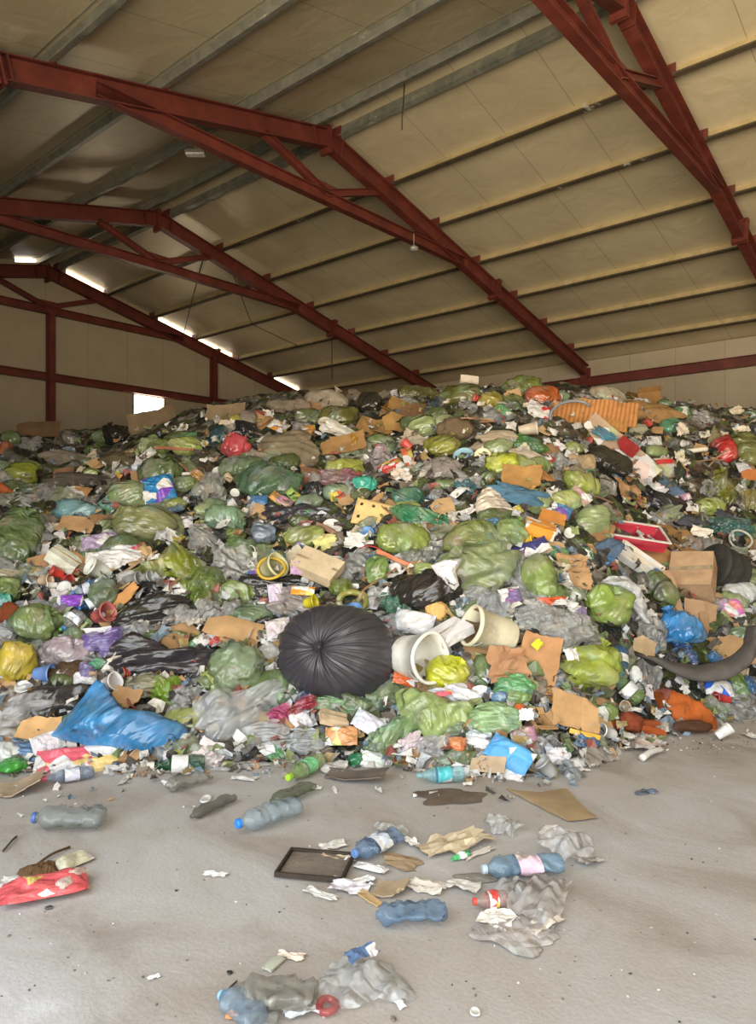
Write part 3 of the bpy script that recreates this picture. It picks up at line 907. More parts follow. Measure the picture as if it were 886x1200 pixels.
def g_lid(W, H, T, rng):
    pr = [(0, 0), (0, .36), (.03, .38), (.03, .44), (.0, .46), (-.06, .49), (-.08, .5), (-.06, .47), (-.02, .43), (-.02, 0)]
    V, F = lathe(pr[::-1], 32); V = V[:, [1, 2, 0]]*np.array([W, H, min(W, H)])
    V[:, 2] += .06*W*(V[:, 0]/W*2)**2*rng.choice([-1, 1])
    return [('', V, F, True)]

def g_pack(W, H, T, rng, n=16):
    s = np.linspace(-1, 1, n+6); t = np.linspace(-1, 1, n); X, Y = np.meshgrid(s, t, indexing='ij'); X = X.ravel(); Y = Y.ravel()
    puff = np.clip(1-np.abs(X)**4, 0, 1)*np.clip(1-Y**4, 0, 1)
    P = np.stack([X, Y, 0*X], 1)
    c1 = creases(P, rng, 4, 6, .3)*.22; c2 = creases(P, rng, 4, 6, .3)*.12
    end = np.abs(X) > .9
    zig = .05*tri(Y*9)*end
    fl = waves(P, rng, 1.4, 2)*.25
    bend = .10*waves(P, rng, 1.2, 2)
    Z1 = (.55+c1)*puff + fl + zig; Z2 = (-.28+c2)*puff + fl - .015 + zig
    XX = X*W/2; YY = (Y*(1-.10*np.exp(-((np.abs(X)-.82)/.12)**2))+bend)*H/2
    V = np.concatenate([np.stack([XX, YY, Z1*T], 1), np.stack([XX, YY, Z2*T], 1)])
    F1 = gridF(n+6, n); F2 = F1[:, ::-1] + len(X)
    return [('', V, np.concatenate([F1, F2]), False)]

def g_stick(W, H, T, rng, round_=False):
    k = 9; s = np.linspace(-.5, .5, k)
    pts = np.stack([s*W, .04*W*np.sin(s*5+rng.uniform(0, 6))*(.5 if not round_ else .3), .03*W*np.cos(s*4)], 1)
    r = H*.5*np.linspace(1, rng.uniform(.75, 1), k)
    V, F = tube(pts, r, 10 if round_ else 4)
    return [('', V, F, round_)]

def g_corr(W, H, T, rng, ribs=19, rows=1):
    nx_, ny_ = ribs*8+1, 7
    X, Y = np.meshgrid(np.linspace(-1, 1, nx_), np.linspace(-1, 1, ny_), indexing='ij'); X = X.ravel(); Y = Y.ravel()
    Z = .07*H*np.abs(np.sin((X+1)/2*PI*ribs))**.6 + .06*W*(1-X**2) + .02*W*np.sin(Y*2+X*3)
    V = np.stack([X*W/2 + .03*W*Y, Y*H/2*(1+.05*np.sin(X*9)), Z], 1)
    V, F = solidify(V, gridF(nx_, ny_), .012)
    return [('', V, F, False)]

def g_belt(W, H, T, rng, top=None, bot=None):
    """stiff rubber strip hanging in a curve between two ends: its upper and lower edges, in half widths and half heights"""
    n, k = 48, 9
    def res(pl):
        pl = np.asarray(pl, float); d = np.concatenate([[0], np.cumsum(np.linalg.norm(np.diff(pl, axis=0), axis=1))]); q = np.linspace(0, d[-1], n)
        o = np.stack([np.interp(q, d, pl[:, 0]), np.interp(q, d, pl[:, 1])], 1)
        for _ in range(6): o[1:-1] = (o[:-2] + 2*o[1:-1] + o[2:])/4
        return o*np.array([W/2, H/2])
    A, B = res(top), res(bot)
    V = []
    for i in range(n):
        for q in np.linspace(0, 1, k):
            c = A[i]*(1-q) + B[i]*q
            V.append((c[0], c[1], .10*H*math.sin(PI*q) + .16*H*q + .05*H*math.sin(i*.25) + .012*H*math.sin(i*.9+q*3)))
    V, F = solidify(np.array(V), gridF(n, k), .014)
    return [('', V, F, True)]

def g_drum(W, H, T, rng):
    pr = [(-.5, 0), (-.5, .42), (-.47, .47), (-.42, .5), (-.36, .47), (-.1, .48), (0, .5), (.1, .48), (.42, .48), (.46, .5), (.5, .48), (.5, .44), (.47, .43), (.47, 0)]
    V, F = lathe(pr, 36); V = V*np.array([W, H, H]); R = rotm(0, .5)
    return [('', V @ R.T, F, True)]

def g_holed(W, H, T, rng):
    """moulded tray with rows of holes"""
    nx_, ny_ = 33, 17
    X, Y = np.meshgrid(np.linspace(-1, 1, nx_), np.linspace(-1, 1, ny_), indexing='ij')
    F = [list(f) for f in gridF(nx_, ny_)]
    keep = []
    for f in F:
        i, j = f[0]//ny_, f[0] % ny_
        if (i % 8 in (3, 4)) and (j % 8 in (3, 4)) : continue
        keep.append(f)
    Z = .04*W*np.maximum(np.abs(X), np.abs(Y))**6*-1.5
    V = np.stack([X.ravel()*W/2, Y.ravel()*H/2*(1-.1*X.ravel()), Z.ravel()], 1)
    V, F = solidify(V, keep, .012)
    return [('', V, F, False)]

def g_tray(W, H, T, rng, tilt=(.6, .1)):
    """shallow open tray with a rolled edge"""
    D = .28*H; R = rotm(-tilt[0]*.5, tilt[1]); t = .008
    m = MB(); w, h = W*.92, H*.92
    m.add(*panel((-w*.46, -h*.46, -D), (w*.92, 0, 0), (0, h*.92, 0), t, rng))
    b = .46; a = .5
    for (p, e1, e2) in (((-w*b, -h*b, -D), (w*2*b, 0, 0), (0, -h*(a-b), D)), ((w*b, -h*b, -D), (0, h*2*b, 0), (w*(a-b), 0, D)), ((w*b, h*b, -D), (-w*2*b, 0, 0), (0, h*(a-b), D)), ((-w*b, h*b, -D), (0, -h*2*b, 0), (-w*(a-b), 0, D))):
        m.add(*panel(p, e1, e2, t, rng))
    V, F = m.arr(); parts = [('', V @ R.T, F, False)]
    m = MB(); e = .015*W
    for (x0, x1, y0, y1) in ((-w/2-e, w/2+e, -h/2-e, -h/2+e), (-w/2-e, w/2+e, h/2-e, h/2+e), (-w/2-e, -w/2+e, -h/2+e, h/2-e), (w/2-e, w/2+e, -h/2+e, h/2-e)):
        m.add(boxv(x0, x1, y0, y1, -e*.4, e*.8), BOXF)
    V, F = m.arr(); parts.append(('rim', V @ R.T, F, False))
    return parts

def g_frame(W, H, T, rng):
    """flat tray with a raised border and a cracked floor"""
    parts = []
    V, F = panel((-W*.46, -H*.46, .0), (W*.92, 0, 0), (0, H*.92, 0), .006, rng, 9, .01); parts.append(('', V, F, False))
    e = .035*W; m = MB()
    for (x0, x1, y0, y1) in ((-W/2, W/2, -H/2, -H/2+e), (-W/2, W/2, H/2-e, H/2), (-W/2, -W/2+e, -H/2+e, H/2-e), (W/2-e, W/2, -H/2+e, H/2-e)):
        m.add(boxv(x0, x1, y0, y1, -.004, .016), BOXF)
    V, F = m.arr(); parts.append(('border', V, F, False))
    return parts

def g_ring(W, H, T, rng, arc=1.0, thick=.09):
    q = np.linspace(0, 2*PI*arc, 40)
    pts = np.stack([-np.cos(q)*W/2*(1-thick), np.sin(q)*H/2*(1-thick) - (H*.5 if arc < .6 else 0)*0, .04*W*np.sin(2*q)], 1)
    V, F = tube(pts, thick*min(W, H)*.6, 8)
    return [('', V, F, True)]

# kind: (generator, object name, category, material, thickness as a share of the smaller side, thickness floor-lying)
KINDS = {
    'bag':    (g_bag, 'garbage_bag', 'bag', 'bag_film', .75),
    'lump':   (lambda W, H, T, r, **k: g_bag(W, H, T, r, knot=False, **k), 'filled_bag', 'bag', 'bag_film', .70),
    'film':   (g_film, 'plastic_sheet', 'plastic sheet', 'thin_film', .42),
    'clear':  (g_film, 'clear_plastic_film', 'plastic film', 'clear_film', .45),
    'cloth':  (lambda W, H, T, r, **k: g_film(W, H, T, r, fold=.75, freq=3.2, smooth=True, **k), 'cloth', 'cloth', 'fabric', .40),
    'paper':  (g_paper, 'paper_sheet', 'paper', 'paper_pulp', .28),
    'card':   (g_card, 'cardboard_piece', 'cardboard', 'cardboard_fibre', .2),
    'box':    (g_box, 'cardboard_box', 'box', 'cardboard_fibre', .5),
    'carton': (g_carton, 'carton', 'box', 'cardboard_fibre', .5),
    'bottle': (g_bottle, 'plastic_bottle', 'bottle', 'bottle_plastic', .9),
    'bucket': (g_bucket, 'bucket', 'bucket', 'hard_plastic', .8),
    'cup':    (g_cup, 'plastic_cup', 'cup', 'hard_plastic', .8),
    'tub':    (lambda W, H, T, r, **k: g_cup(W, H, T, r, taper=.8, **k), 'plastic_tub', 'tub', 'hard_plastic', .8),
    'lid':    (g_lid, 'plastic_disc', 'lid', 'hard_plastic', .15),
    'pack':   (g_pack, 'food_packet', 'packet', 'printed_film', .4),
    'stick':  (g_stick, 'stick', 'stick', 'wood_grain', 1.0),
    'pole':   (lambda W, H, T, r, **k: g_stick(W, H, T, r, round_=True, **k), 'pole', 'pole', 'hard_plastic', 1.0),
    'corr':   (g_corr, 'corrugated_sheet', 'corrugated sheet', 'cardboard_fibre', .3),
    'belt':   (g_belt, 'rubber_strip', 'rubber strip', 'rubber_black', .3),
    'drum':   (g_drum, 'plastic_drum', 'drum', 'rubber_black', .8),
    'holed':  (g_holed, 'egg_tray', 'tray', 'cardboard_fibre', .2),
    'tray':   (g_tray, 'shallow_tray', 'tray', 'hard_plastic', .4),
    'frame':  (g_frame, 'wooden_tray', 'tray', 'wood_grain', .1),
    'ring':   (g_ring, 'plastic_hoop', 'hoop', 'hard_plastic', .1),
}
PART_COL = {'seam_tape': 'cbb78e', 'rim': 'd8d2c8', 'cap': '3f74b8', 'label': 'c9d2da', 'handle': '8d8d88', 'border': '3b332c', 'lining': '8a7458'}
PART_MAT = {'cap': 'hard_plastic', 'label': 'printed_film', 'rim': 'hard_plastic', 'handle': 'hard_plastic', 'seam_tape': 'thin_film', 'border': 'wood_grain'}
GAIN_UP, GAIN_LOW, SATUR = 1.06, 1.0, .80
ITEMS = []     # (px, py, w, h, ref, object)
def tocam(p):
    v = np.array([0, 0, CAMH]) - p; return v/np.linalg.norm(v)

def put(kind, px, py, w, h, rot, hexc, opts, label, ref, seed, group=None):
    gen, name, cat, mat, tr = KINDS[kind]
    rng = np.random.default_rng(seed)
    p, n, flo, over = hit(px, py)
    tc = tocam(p)
    dep = p[1]
    a = math.radians(rot)
    kw = dict(opts.get('kw', {}))
    solid = kind in ('bottle', 'cup', 'tub', 'bucket', 'drum', 'stick', 'pole')
    if flo:
        c, s = math.cos(a), math.sin(a)
        def fl(x, y):
            d = FPX*CAMH/(y-CY); return np.array([(x-CX)/FPX*d, d, 0.0])
        A, B = fl(px-c*w/2, py+s*w/2), fl(px+c*w/2, py-s*w/2)
        e1 = B-A; W = np.linalg.norm(e1); e1 /= W
        n = np.array([0, 0, 1.0]); e2 = np.cross(n, e1)
        A2, B2 = fl(px-s*h/2, py-c*h/2), fl(px+s*h/2, py+c*h/2)
        Hh = abs((B2-A2) @ e2)
        pxh = h*dep/FPX
        if solid: Hh = pxh*1.0
        T = opts.get('t', tr)*min(W, pxh*1.2)
        if not solid and T > .25*pxh and opts.get('t') is None:
            T = min(T, .6*pxh); Hh = max(.35*Hh, Hh*(1 - .75*T/pxh))
        if solid: T = Hh
        base = (A+B)/2
        d0 = fl(px, py + (0 if not solid else h*.35)); 
        pos = d0.copy()
        lowz = None
    else:
        nv = n*.62 + tc*.38
        nv += rng.normal(size=3)*.10*(0 if solid else 1); nv /= np.linalg.norm(nv)
        if 'up' in opts:
            nv = n*(1-opts['up']) + np.array([0, 0, 1.])*opts['up']; nv /= np.linalg.norm(nv)
        if 'face' in opts:
            nv = n*(1-opts['face']) + tc*opts['face']; nv /= np.linalg.norm(nv)
        e1 = np.array([1.0, 0, 0]) - nv*nv[0]; e1 /= np.linalg.norm(e1)
        e2 = np.cross(nv, e1)
        s = math.sqrt(max(.12, 1-(e2 @ tc)**2)); cc = abs(nv @ tc)
        W = w*dep/FPX; hp = h*dep/FPX
        T = opts.get('t', tr)*min(W, hp)
        if solid: Hh = hp
        else:
            Hh = math.sqrt(max(hp**2 - (T*math.sqrt(max(0, 1-cc*cc)))**2, (.55*hp)**2))/s
            # turned things see less of the slope
            k = abs(math.sin(a)); 
            W = W*(1-k) + (W/s)*k; Hh = Hh*(1-k) + (Hh*s)*k
        e1, e2 = math.cos(a)*e1 + math.sin(a)*e2, -math.sin(a)*e1 + math.cos(a)*e2
        n = nv
        lift = opts.get('l', .18 if kind in ('bag', 'lump') else .1)
        pos = p + tc*(T*lift/max(.3, cc) + opts.get('lz', .035))
    kk = dict(kw)
    if 'poly' in opts: kk['poly'] = [((x-px)/(w/2), (py-y)/(h/2)) for x, y in opts['poly']]
    for e in ('top', 'bot'):
        if e in opts: kk[e] = [((x-px)/(w/2), (py-y)/(h/2)) for x, y in opts[e]]
    parts = gen(W, Hh, T, rng, **kk)
    if flo:
        zmin = min(q[1][:, 2].min() for q in parts)
        pos[2] = -zmin + .004 + opts.get('lz', 0)
    M = Matrix(((e1[0], e2[0], n[0], pos[0]), (e1[1], e2[1], n[1], pos[1]), (e1[2], e2[2], n[2], pos[2]), (0, 0, 0, 1)))
    g = GAIN_UP + (GAIN_LOW-GAIN_UP)*min(1, max(0, (py-480)/260))
    white = .45 if opts.get('m', mat) == 'clear_film' else 0.0
    def colr(hx, k=g):
        c = [q + (.78-q)*white for q in lin(hx)[:3]]; return (min(.82, c[0]*k), min(.82, c[1]*k), min(.82, c[2]*k), 1)
    mname = opts.get('m', mat)
    root = None
    for (pn, V, F, sm) in parts:
        if root is None:
            root = build(opts.get('n', name), V, F, MATS[mname], None, sm, colr(hexc)); root.matrix_world = M
        else:
            hx = opts.get(pn) or (hexc if pn in ('knot', 'flap') else PART_COL[pn])
            o = build(pn, V, F, MATS[PART_MAT.get(pn, mname)], root, sm, colr(hx))
            if opts.get(pn+'_label'): o['label'] = opts[pn+'_label']
    tag(root, label, opts.get('cat', cat), group)
    ITEMS.append((px, py, w, h, ref, root, kind))
    return root

def parse_opts(tok):
    o = {}
    for t in tok:
        k, v = t.split('=')
        if k in ('t', 'l', 'lz', 'up', 'face'): o[k] = float(v)
        elif k in ('crush', 'yaw', 'pitch', 'depth', 'mouth', 'sub', 'amp', 'fold', 'square', 'droop', 'bend', 'ribs', 'arc', 'thick', 'boxy', 'ratio', 'nflap', 'lining', 'flapang', 'neck', 'width', 'taper', 'freq'):
            f = float(v); o.setdefault('kw', {})[k] = int(f) if k in ('sub', 'ribs', 'mouth', 'nflap', 'lining') else f
        elif k in ('flip', 'nolabel', 'nocap', 'nohandle'):
            o.setdefault('kw', {})[{'flip': 'flip', 'nolabel': 'label', 'nocap': 'capcol', 'nohandle': 'handle'}[k]] = k == 'flip'
        elif k in ('poly', 'top', 'bot'): o[k] = [tuple(float(q) for q in pt.split(':')) for pt in v.split(',')]
        elif k == 'tilt': o.setdefault('kw', {})['tilt'] = tuple(float(q) for q in v.split(','))
        elif k == 'star': o.setdefault('kw', {})['star'] = tuple(float(q) for q in v.split(','))
        else: o[k] = v.replace('_', ' ') if k in ('cat', ) or k.endswith('_label') else v
    return o
ITEM_TEXT = """
card 45 503 46 18 4 6a533c face=.6;brown carton flap;leaning on the far wall by the tall post
bag 83 514 28 19 0 6f6a5e;dusty grey patterned sack;below the tall gable post
bag 135 509 34 24 0 2a2724 m=black_film;black sack;just in front of the lit opening
card 178 493 54 24 14 7a6850 face=.7;pointed tan cardboard sheet;right under the lit opening
cloth 78 535 76 20 6 8a8073;long dusty grey sheet;low at the dim far end of the heap
cloth 137 536 52 20 0 5f5640;olive brown ground cloth;beyond the dim grey sheet
lump 4 527 14 22 0 b06040;faded orange bundle;at the heap's dim edge under the far wall
tub 17 539 28 17 0 8b8c84 m=bottle_plastic nohandle;clear round food tub;beside the faded orange bundle
lump 22 556 44 32 0 8a943c;yellow green bag with a folded top;below the clear round food tub
clear 60 571 34 42 -20 b5b0a6;crumpled clear film;hanging off the yellow green bag
pole 7 576 24 11 -35 b0603a;stubby orange tube;beside the yellow green bag
clear 28 584 36 17 0 c2c5b8;pale clear tray film;under the stubby orange tube
pack 90 577 30 15 -6 b5895a m=printed_card;torn tan bakery packet;above the teal domed bag
lump 91 598 56 28 0 6d9296;teal domed bag;at the dim edge side of the heap
bag 147 579 52 36 0 7c8f60;small round green bag;beside the blue and white wrapper
pack 182 577 42 38 20 2d7db4;blue and white wrapper;lying over green sacks
bag 186 550 54 36 0 5f7249;dark green translucent sack;behind the blue and white wrapper
pole 208 556 32 5 14 d3cfc2;short white stick;on the dark green translucent sack
cloth 95 562 84 19 6 5d574f;dark grey cloth;above the teal domed bag
card 75 553 24 13 10 947258;small tan scrap;on the dark grey cloth's edge
stick 205 526 46 5 0 96634a;thin reddish plank;near the crest at the dim side
bag 175 613 84 46 0 80855a;broad olive bag;under the blue and white wrapper
bag 20 630 62 78 0 5b6e44;tall green bag;cut by the picture's edge beside grey film
bag 8 690 34 34 0 6c7d4a;small green bag;under the tall green bag
clear 41 622 34 44 30 8d908d lz=0.12;smoky grey film;beside the tall green bag
card 88 613 40 18 -6 a6845f lz=.08;flat tan cardboard;below the teal domed bag
card 119 607 26 15 20 957352 lz=.07;bent brown cardboard;touching the flat tan cardboard
pack 118 637 38 26 20 a898b4;lilac and white packet;below the flat tan cardboard
pack 112 654 22 15 10 cfccc4;white creased packet;tucked under the lilac packet
film 140 652 64 30 22 c6c6c6 m=printed_film;white bag with crimson marks;below the broad olive bag
stick 153 645 34 7 42 a4364a m=printed_film n=plastic_strip cat=strip;crimson plastic strip;across the white bag
carton 75 656 38 25 -20 d3d6c6 m=paper_pulp tilt=-.5,.4;square off-white foam box;beside the lilac packet
tub 116 668 26 21 0 d0d5cd nohandle;broken white tub;below the square foam box
film 198 656 96 60 0 929c2e lz=.10 face=.5 fold=.7 poly=152:672,178:668,188:648,200:630,222:646,240:655,246:678,250:700,226:700,208:682,178:676;lime green plastic spread;over the big black sheet bag
paper 187 655 15 14 -30 dcdad6 lz=.16;small white square card;on the lime green plastic
card 48 658 26 18 30 a8855f;tan cardboard wedge;beside the square foam box
carton 6 675 22 25 -15 d2c9b2 m=printed_card;cream carton;at the picture's edge beside the tan wedge
cup 67 671 14 13 0 b2362f;red plastic cup;below the square foam box
cup 53 680 14 13 0 c7ae94;beige paper cup;beside the red plastic cup
lid 75 689 17 19 10 d8dcda;white round lid;below the red plastic cup
bottle 100 690 30 14 25 7f9fbf crush=.5;pale blue crushed bottle;beside the white round lid
bottle 114 684 22 13 -20 7c9cc0 crush=.6 lz=0.1;short blue bottle;above the pale blue crushed bottle
pack 82 705 28 16 5 2a74bd;bright blue packet;under the white round lid
bottle 104 708 24 13 40 38668a crush=.4;dark blue bottle;beside the bright blue packet
lump 121 696 34 36 0 78896a m=thin_film;hazy green bag;beside the dark blue bottle
card 143 701 40 15 36 c08d58 lz=.06;orange tan cardboard strip;leaning on the big black sheet bag
bag 6 702 18 22 0 3a9a88;teal plastic knot of film;at the picture's edge over rust scraps
clear 38 708 40 16 8 b6b0be;pale lilac film;beside the teal plastic knot
film 66 716 20 26 -30 aaa0b2;lilac plastic scrap;below the pale lilac film
bag 45 729 66 44 0 6c7e46;leafy green bag;below the pale lilac film
lump 11 719 24 26 0 82462a m=fabric;rust brown rag;under the teal plastic knot
bottle 85 727 28 20 60 b4b7b4 crush=.5;clear ribbed bottle;beside the leafy green bag
cup 120 720 24 22 0 b4605e;red and white drink cup;below the orange tan strip
film 186 716 104 60 0 2f2e2d m=black_film lz=.04 face=.5 poly=132:742,140:718,158:702,185:690,210:694,228:706,236:730,222:742,190:740,160:748;big black sheet bag;below the lime green plastic
clear 211 718 40 26 15 c2c2c2 lz=.12;glossy clear film;lying on the big black sheet bag
cup 155 679 20 15 0 8d8f8c;small grey cup;above the big black sheet bag
cup 171 677 15 13 0 a2a3a0;pale grey cup;next to the small grey cup
card 265 485 46 18 0 7e6d54;dull tan carton side;on the dim crest under the last gable post
bag 383 469 46 28 8 ab9f8c m=fabric;cream and grey striped sack;on the crest under the roof corner
lump 330 475 36 15 0 857a6a m=fabric;low grey sack;beside the striped sack
lump 353 476 26 18 0 8a7a6c m=fabric;rounded taupe sack;touching the striped sack
lump 398 486 48 25 0 62612f;flat dark olive bag;below the striped sack
lump 433 471 30 24 0 37332a m=black_film;black bundle;on the crest past the striped sack
cloth 302 487 20 14 0 a2584f;faded red rag;on the dim crest
paper 265 497 18 10 0 c8b8a2;white paper scrap;beside the dull tan carton side
pack 276 494 13 18 10 989148;yellowish packet;beside the white paper scrap
lump 290 491 22 26 0 8d8478 m=fabric;pale grey rounded sack;under the faded red rag
film 291 503 38 24 0 25262a m=black_film;small black film;below the pale grey rounded sack
lump 255 509 22 26 0 2d4d54;dark teal bag;beside the small black film
bag 277 523 36 28 0 bb4850;crumpled crimson bag;bright against the dim black bags
cloth 337 524 76 46 -4 81755f lz=.02;big dirty burlap sheet;beside the crumpled crimson bag
paper 396 504 36 20 -18 c4c0b6 m=printed_card;patterned white newspaper;above the yellow stained cardboard
lid 381 493 18 10 0 cbc5b4;cream oval lid;above the patterned newspaper
card 402 521 50 21 10 96744a;yellow stained cardboard;below the patterned newspaper
film 420 515 19 18 0 bb8e2e lz=0.14;mustard yellow plastic;on the stained cardboard's corner
box 438 498 34 40 8 a8834f tilt=.3,.5 nflap=2;open tan carton;standing by the patterned newspaper
bag 285 546 56 32 0 74885a m=thin_film;pale green sack;below the crumpled crimson bag
bag 316 566 80 50 0 5d7d5e m=thin_film boxy=.75;big glossy bottle green bag;below the burlap sheet
clear 248 571 36 44 -20 b6bdac;clear bag of white waste;beside the big bottle green bag
film 398 561 52 28 14 a86f80;dusky pink plastic;beside the turquoise bag
bag 427 568 30 20 0 4db29c;turquoise bag;next to the dusky pink plastic
pack 396 581 18 12 15 c8553a;small red orange wrapper;under the dusky pink plastic
film 231 557 22 15 0 cc9638;golden wrapper;beside the clear bag of white waste
lump 405 546 48 19 0 979c4a;yellow green bag top;above the dusky pink plastic
clear 441 537 38 38 0 b9a8b4;pale purple film;beside the crest carton pile
film 370 576 30 28 -30 2f3134 m=black_film;pointed black film;beside the big bottle green bag
card 365 556 26 17 0 785740;brown card scrap;above the pointed black film
carton 549 450 23 11 -3 dccfbc m=paper_pulp tilt=-1.2,0;white box;standing up on the very crest
lump 490 461 50 22 0 5a5a2e;dark olive bag;on the crest before the white box
lump 532 465 66 28 0 646832;wide olive bag;on the crest under the white box
lump 612 454 50 26 0 66702f;moss green bag;on the crest beyond the white box
lump 574 468 30 20 0 93863a;ochre yellow bag;between the two crest olive bags
lump 636 464 48 26 0 b05c2c;orange bag;on the crest beside the moss green bag
pack 633 481 32 16 0 bd3438;scarlet wrapper;below the orange crest bag
box 462 478 30 36 -24 a37f4c tilt=.4,.3 nflap=3;upended tan carton;behind the dark olive crest bag
card 468 494 38 23 6 a6834f;plain cardboard sheet;below the upended tan carton
card 491 481 38 19 -8 86664a;brown cardboard flap;beside the upended tan carton
film 508 476 24 25 0 34465a;navy blue film;beside the brown cardboard flap
lump 533 501 46 28 0 71604a m=fabric;grey brown sack;below the wide olive bag
cloth 483 516 40 14 -4 b2a796;pale grey rag;below the plain cardboard sheet
lump 518 521 46 25 0 88883f;bright olive bag;below the grey brown sack
cloth 580 516 64 26 0 a4957f;rumpled beige cloth;in the middle of the upper heap
film 624 519 40 24 -20 4d8a42;leaf green plastic;beside the rumpled beige cloth
cup 619 503 22 15 0 c9baa4;dirty white cup;above the leaf green plastic
lid 543 531 26 14 0 86a9ba;light blue lid;beside the cream lid
lid 566 533 22 18 0 dfd9ae;round cream lid;above the lime bag
bag 588 543 42 28 0 aab23c;glossy lime bag;below the round cream lid
cloth 622 536 50 22 -16 bdaf9c;white ragged cloth;beside the glossy lime bag
clear 520 547 54 32 0 bda698;pinkish clear bag;below the light blue lid
pack 458 545 22 18 30 b8473e;red and white scrap packet;beside the pinkish clear bag
pack 478 536 12 24 10 c4674a;upright orange wrapper;beside the pinkish clear bag
paper 470 556 26 16 0 cabcae m=printed_film;white shredded paper;under the red and white scrap
card 610 563 40 36 -12 b28852 lz=.05;folded tan cardboard;below the glossy lime bag
card 636 559 20 40 40 ad7d4c lz=0.15;narrow cardboard flap;beside the folded tan cardboard
cloth 606 577 70 26 -20 4d6f84 lz=.05;slate blue jacket;below the folded tan cardboard
film 575 592 44 50 0 d6c9b6 m=bag_film face=.5 lz=.05 fold=.7 poly=560:580,568:570,578:568,588:576,598:592,604:606,590:612,574:614,560:608,556:592;tied white bag;beside the slate blue jacket
film 572 613 30 12 0 4795c6 lz=0.16;bright blue film scrap;under the tied white bag
film 545 569 28 18 0 3f7078;petrol blue plastic;above the tied white bag
film 490 603 66 26 -28 42946a lz=.05;emerald green plastic;beside the egg tray
lump 478 583 40 24 0 2b5a48;dark green bag;above the emerald plastic
corr 697 486 98 28 -3 b98450 face=.6 lz=.08 n=ribbed_mat cat=mat;long orange ribbed mat;below the crest beside the side wall
corr 707 499 56 14 -4 b5854e face=.6 lz=.03 ribs=11 n=ribbed_mat cat=mat;short orange ribbed mat;tucked under the long ribbed mat
ring 668 484 50 30 20 7f858a arc=.5 face=.6 n=hose cat=hose lz=0.2;arched grey hose;beside the long ribbed mat
lump 713 464 44 23 0 b3a58f;pale beige sack;on the crest over the long ribbed mat
box 757 464 40 20 4 9d774a tilt=.9,.1;open carton with dark rim;on the crest under the red eaves beam
cloth 772 483 72 32 -8 9b7a50 m=cardboard_fibre n=cardboard_piece cat=cardboard;crumpled sheet of cardboard;beside the long ribbed mat
lump 786 498 26 17 0 5f9873;mint green bag;below the crumpled cardboard sheet
lump 748 503 24 14 0 abaa92 m=fabric;grey white cushion;below the long ribbed mat
card 728 527 100 30 -43 a38a70 m=printed_card lz=.10 face=.7 bend=.1 n=printed_carton cat=box;long diagonal printed carton;white edged, below the ribbed mats
card 756 551 28 26 42 d3bcb4 m=printed_card lz=.14 face=.7;pale pink end flap;at the foot of the diagonal carton
film 707 507 30 16 -42 3d86a0 lz=0.28;blue plastic scrap;on the top end of the diagonal carton
lump 713 541 52 36 -30 2e2d27 m=black_film lz=.05;black bag;under the diagonal printed carton
cloth 683 544 36 28 0 b09a78;sandy beige rag;beside the black bag
carton 779 548 22 26 12 d0bfa0 m=printed_card tilt=-.3,.3;cream packet with red top;beside the pink end flap
stick 778 541 20 7 10 b0262a m=hard_plastic n=plastic_strip cat=strip lz=.2;red packet top strip;on the cream packet
lump 848 525 26 34 10 b72f31;bright red bag;among green bags near the side wall
film 851 572 28 54 -8 858728;long olive green plastic;hanging below the bright red bag
cloth 838 515 14 40 -30 8a8262;twisted khaki rag;beside the bright red bag
bag 776 588 54 28 -12 28282c m=black_film;glossy black bag;below the cream packet
film 800 561 14 44 8 2e372e m=black_film;dark narrow film;above the glossy black bag
bag 874 526 34 44 0 70733f;olive bag;by the side wall beyond the bright red bag
card 880 556 20 13 -15 bc7842;orange card corner;under the olive wall bag
paper 800 503 16 16 0 cfc4b0;white crushed carton paper;right of the mint bag
paper 826 509 14 9 0 cfc6b4;tiny white paper;beside the twisted khaki rag
pole 815 528 28 6 8 d8d0be;short white tube;left of the bright red bag
paper 797 537 13 19 0 d2c8b2;white crumpled wrapper;left of the short white tube
paper 870 507 20 16 0 d4c9b4;white paper ball;above the olive wall bag
paper 863 481 15 11 20 d4c8b0;white paper square;near the crest by the side wall
lump 684 567 50 36 0 939d44;yellow green sack;below the sandy beige rag
clear 714 568 26 30 0 c8c0b2;whitish film;beside the yellow green sack
paper 737 576 40 32 0 b38e66;crumpled brown paper;beside the whitish film
film 880 586 22 32 0 958528;mustard film;by the side wall below the orange corner
lump 265 607 50 33 0 70896a;grey green domed bag;above the clear white bag
clear 240 629 40 38 0 8e9087;smoky clear bag;beside the grey green domed bag
film 345 602 84 28 -3 3a393d m=black_film lz=.03;flat black bag;below the big bottle green bag
lump 309 624 32 26 0 71808f;blue grey bag;below the flat black bag
lump 356 627 50 25 0 8a9750;apple green bag;below the flat black bag's middle
film 285 641 42 32 -30 728a55;leaf green film;beside the blue grey bag
film 270 666 54 60 10 dcdcd8 m=clear_film fold=1.3 freq=4.6 lz=.06;big clear white bag;below the leaf green film
bucket 316 668 34 28 0 bdbb90 nohandle yaw=.8;cream tub with yellow rim;beside the clear white bag
ring 318 666 34 26 0 c8a634 lz=.14;yellow tub ring;around the cream tub
lid 390 615 23 16 -15 d6d4cc;white oval lid;on the brown strap
stick 386 622 36 8 -36 94735c n=strap cat=strap m=fabric;brown strap;under the white oval lid
paper 381 635 27 21 24 d8d28c lz=.05;pale yellow paper;above the beige carton
carton 372 664 58 42 -27 c8b596 lz=.1 tilt=-.35,.15 depth=.3;big beige carton;tilted on the black film
paper 416 633 27 20 -10 d6d5d0;white torn paper;above the thin red arc
ring 436 646 28 12 -12 bd302e arc=.5 face=.7 n=cord cat=cord lz=0.14;thin red arc of cord;below the white torn paper
clear 414 662 40 38 0 a6aaa3;grey film;beside the big beige carton
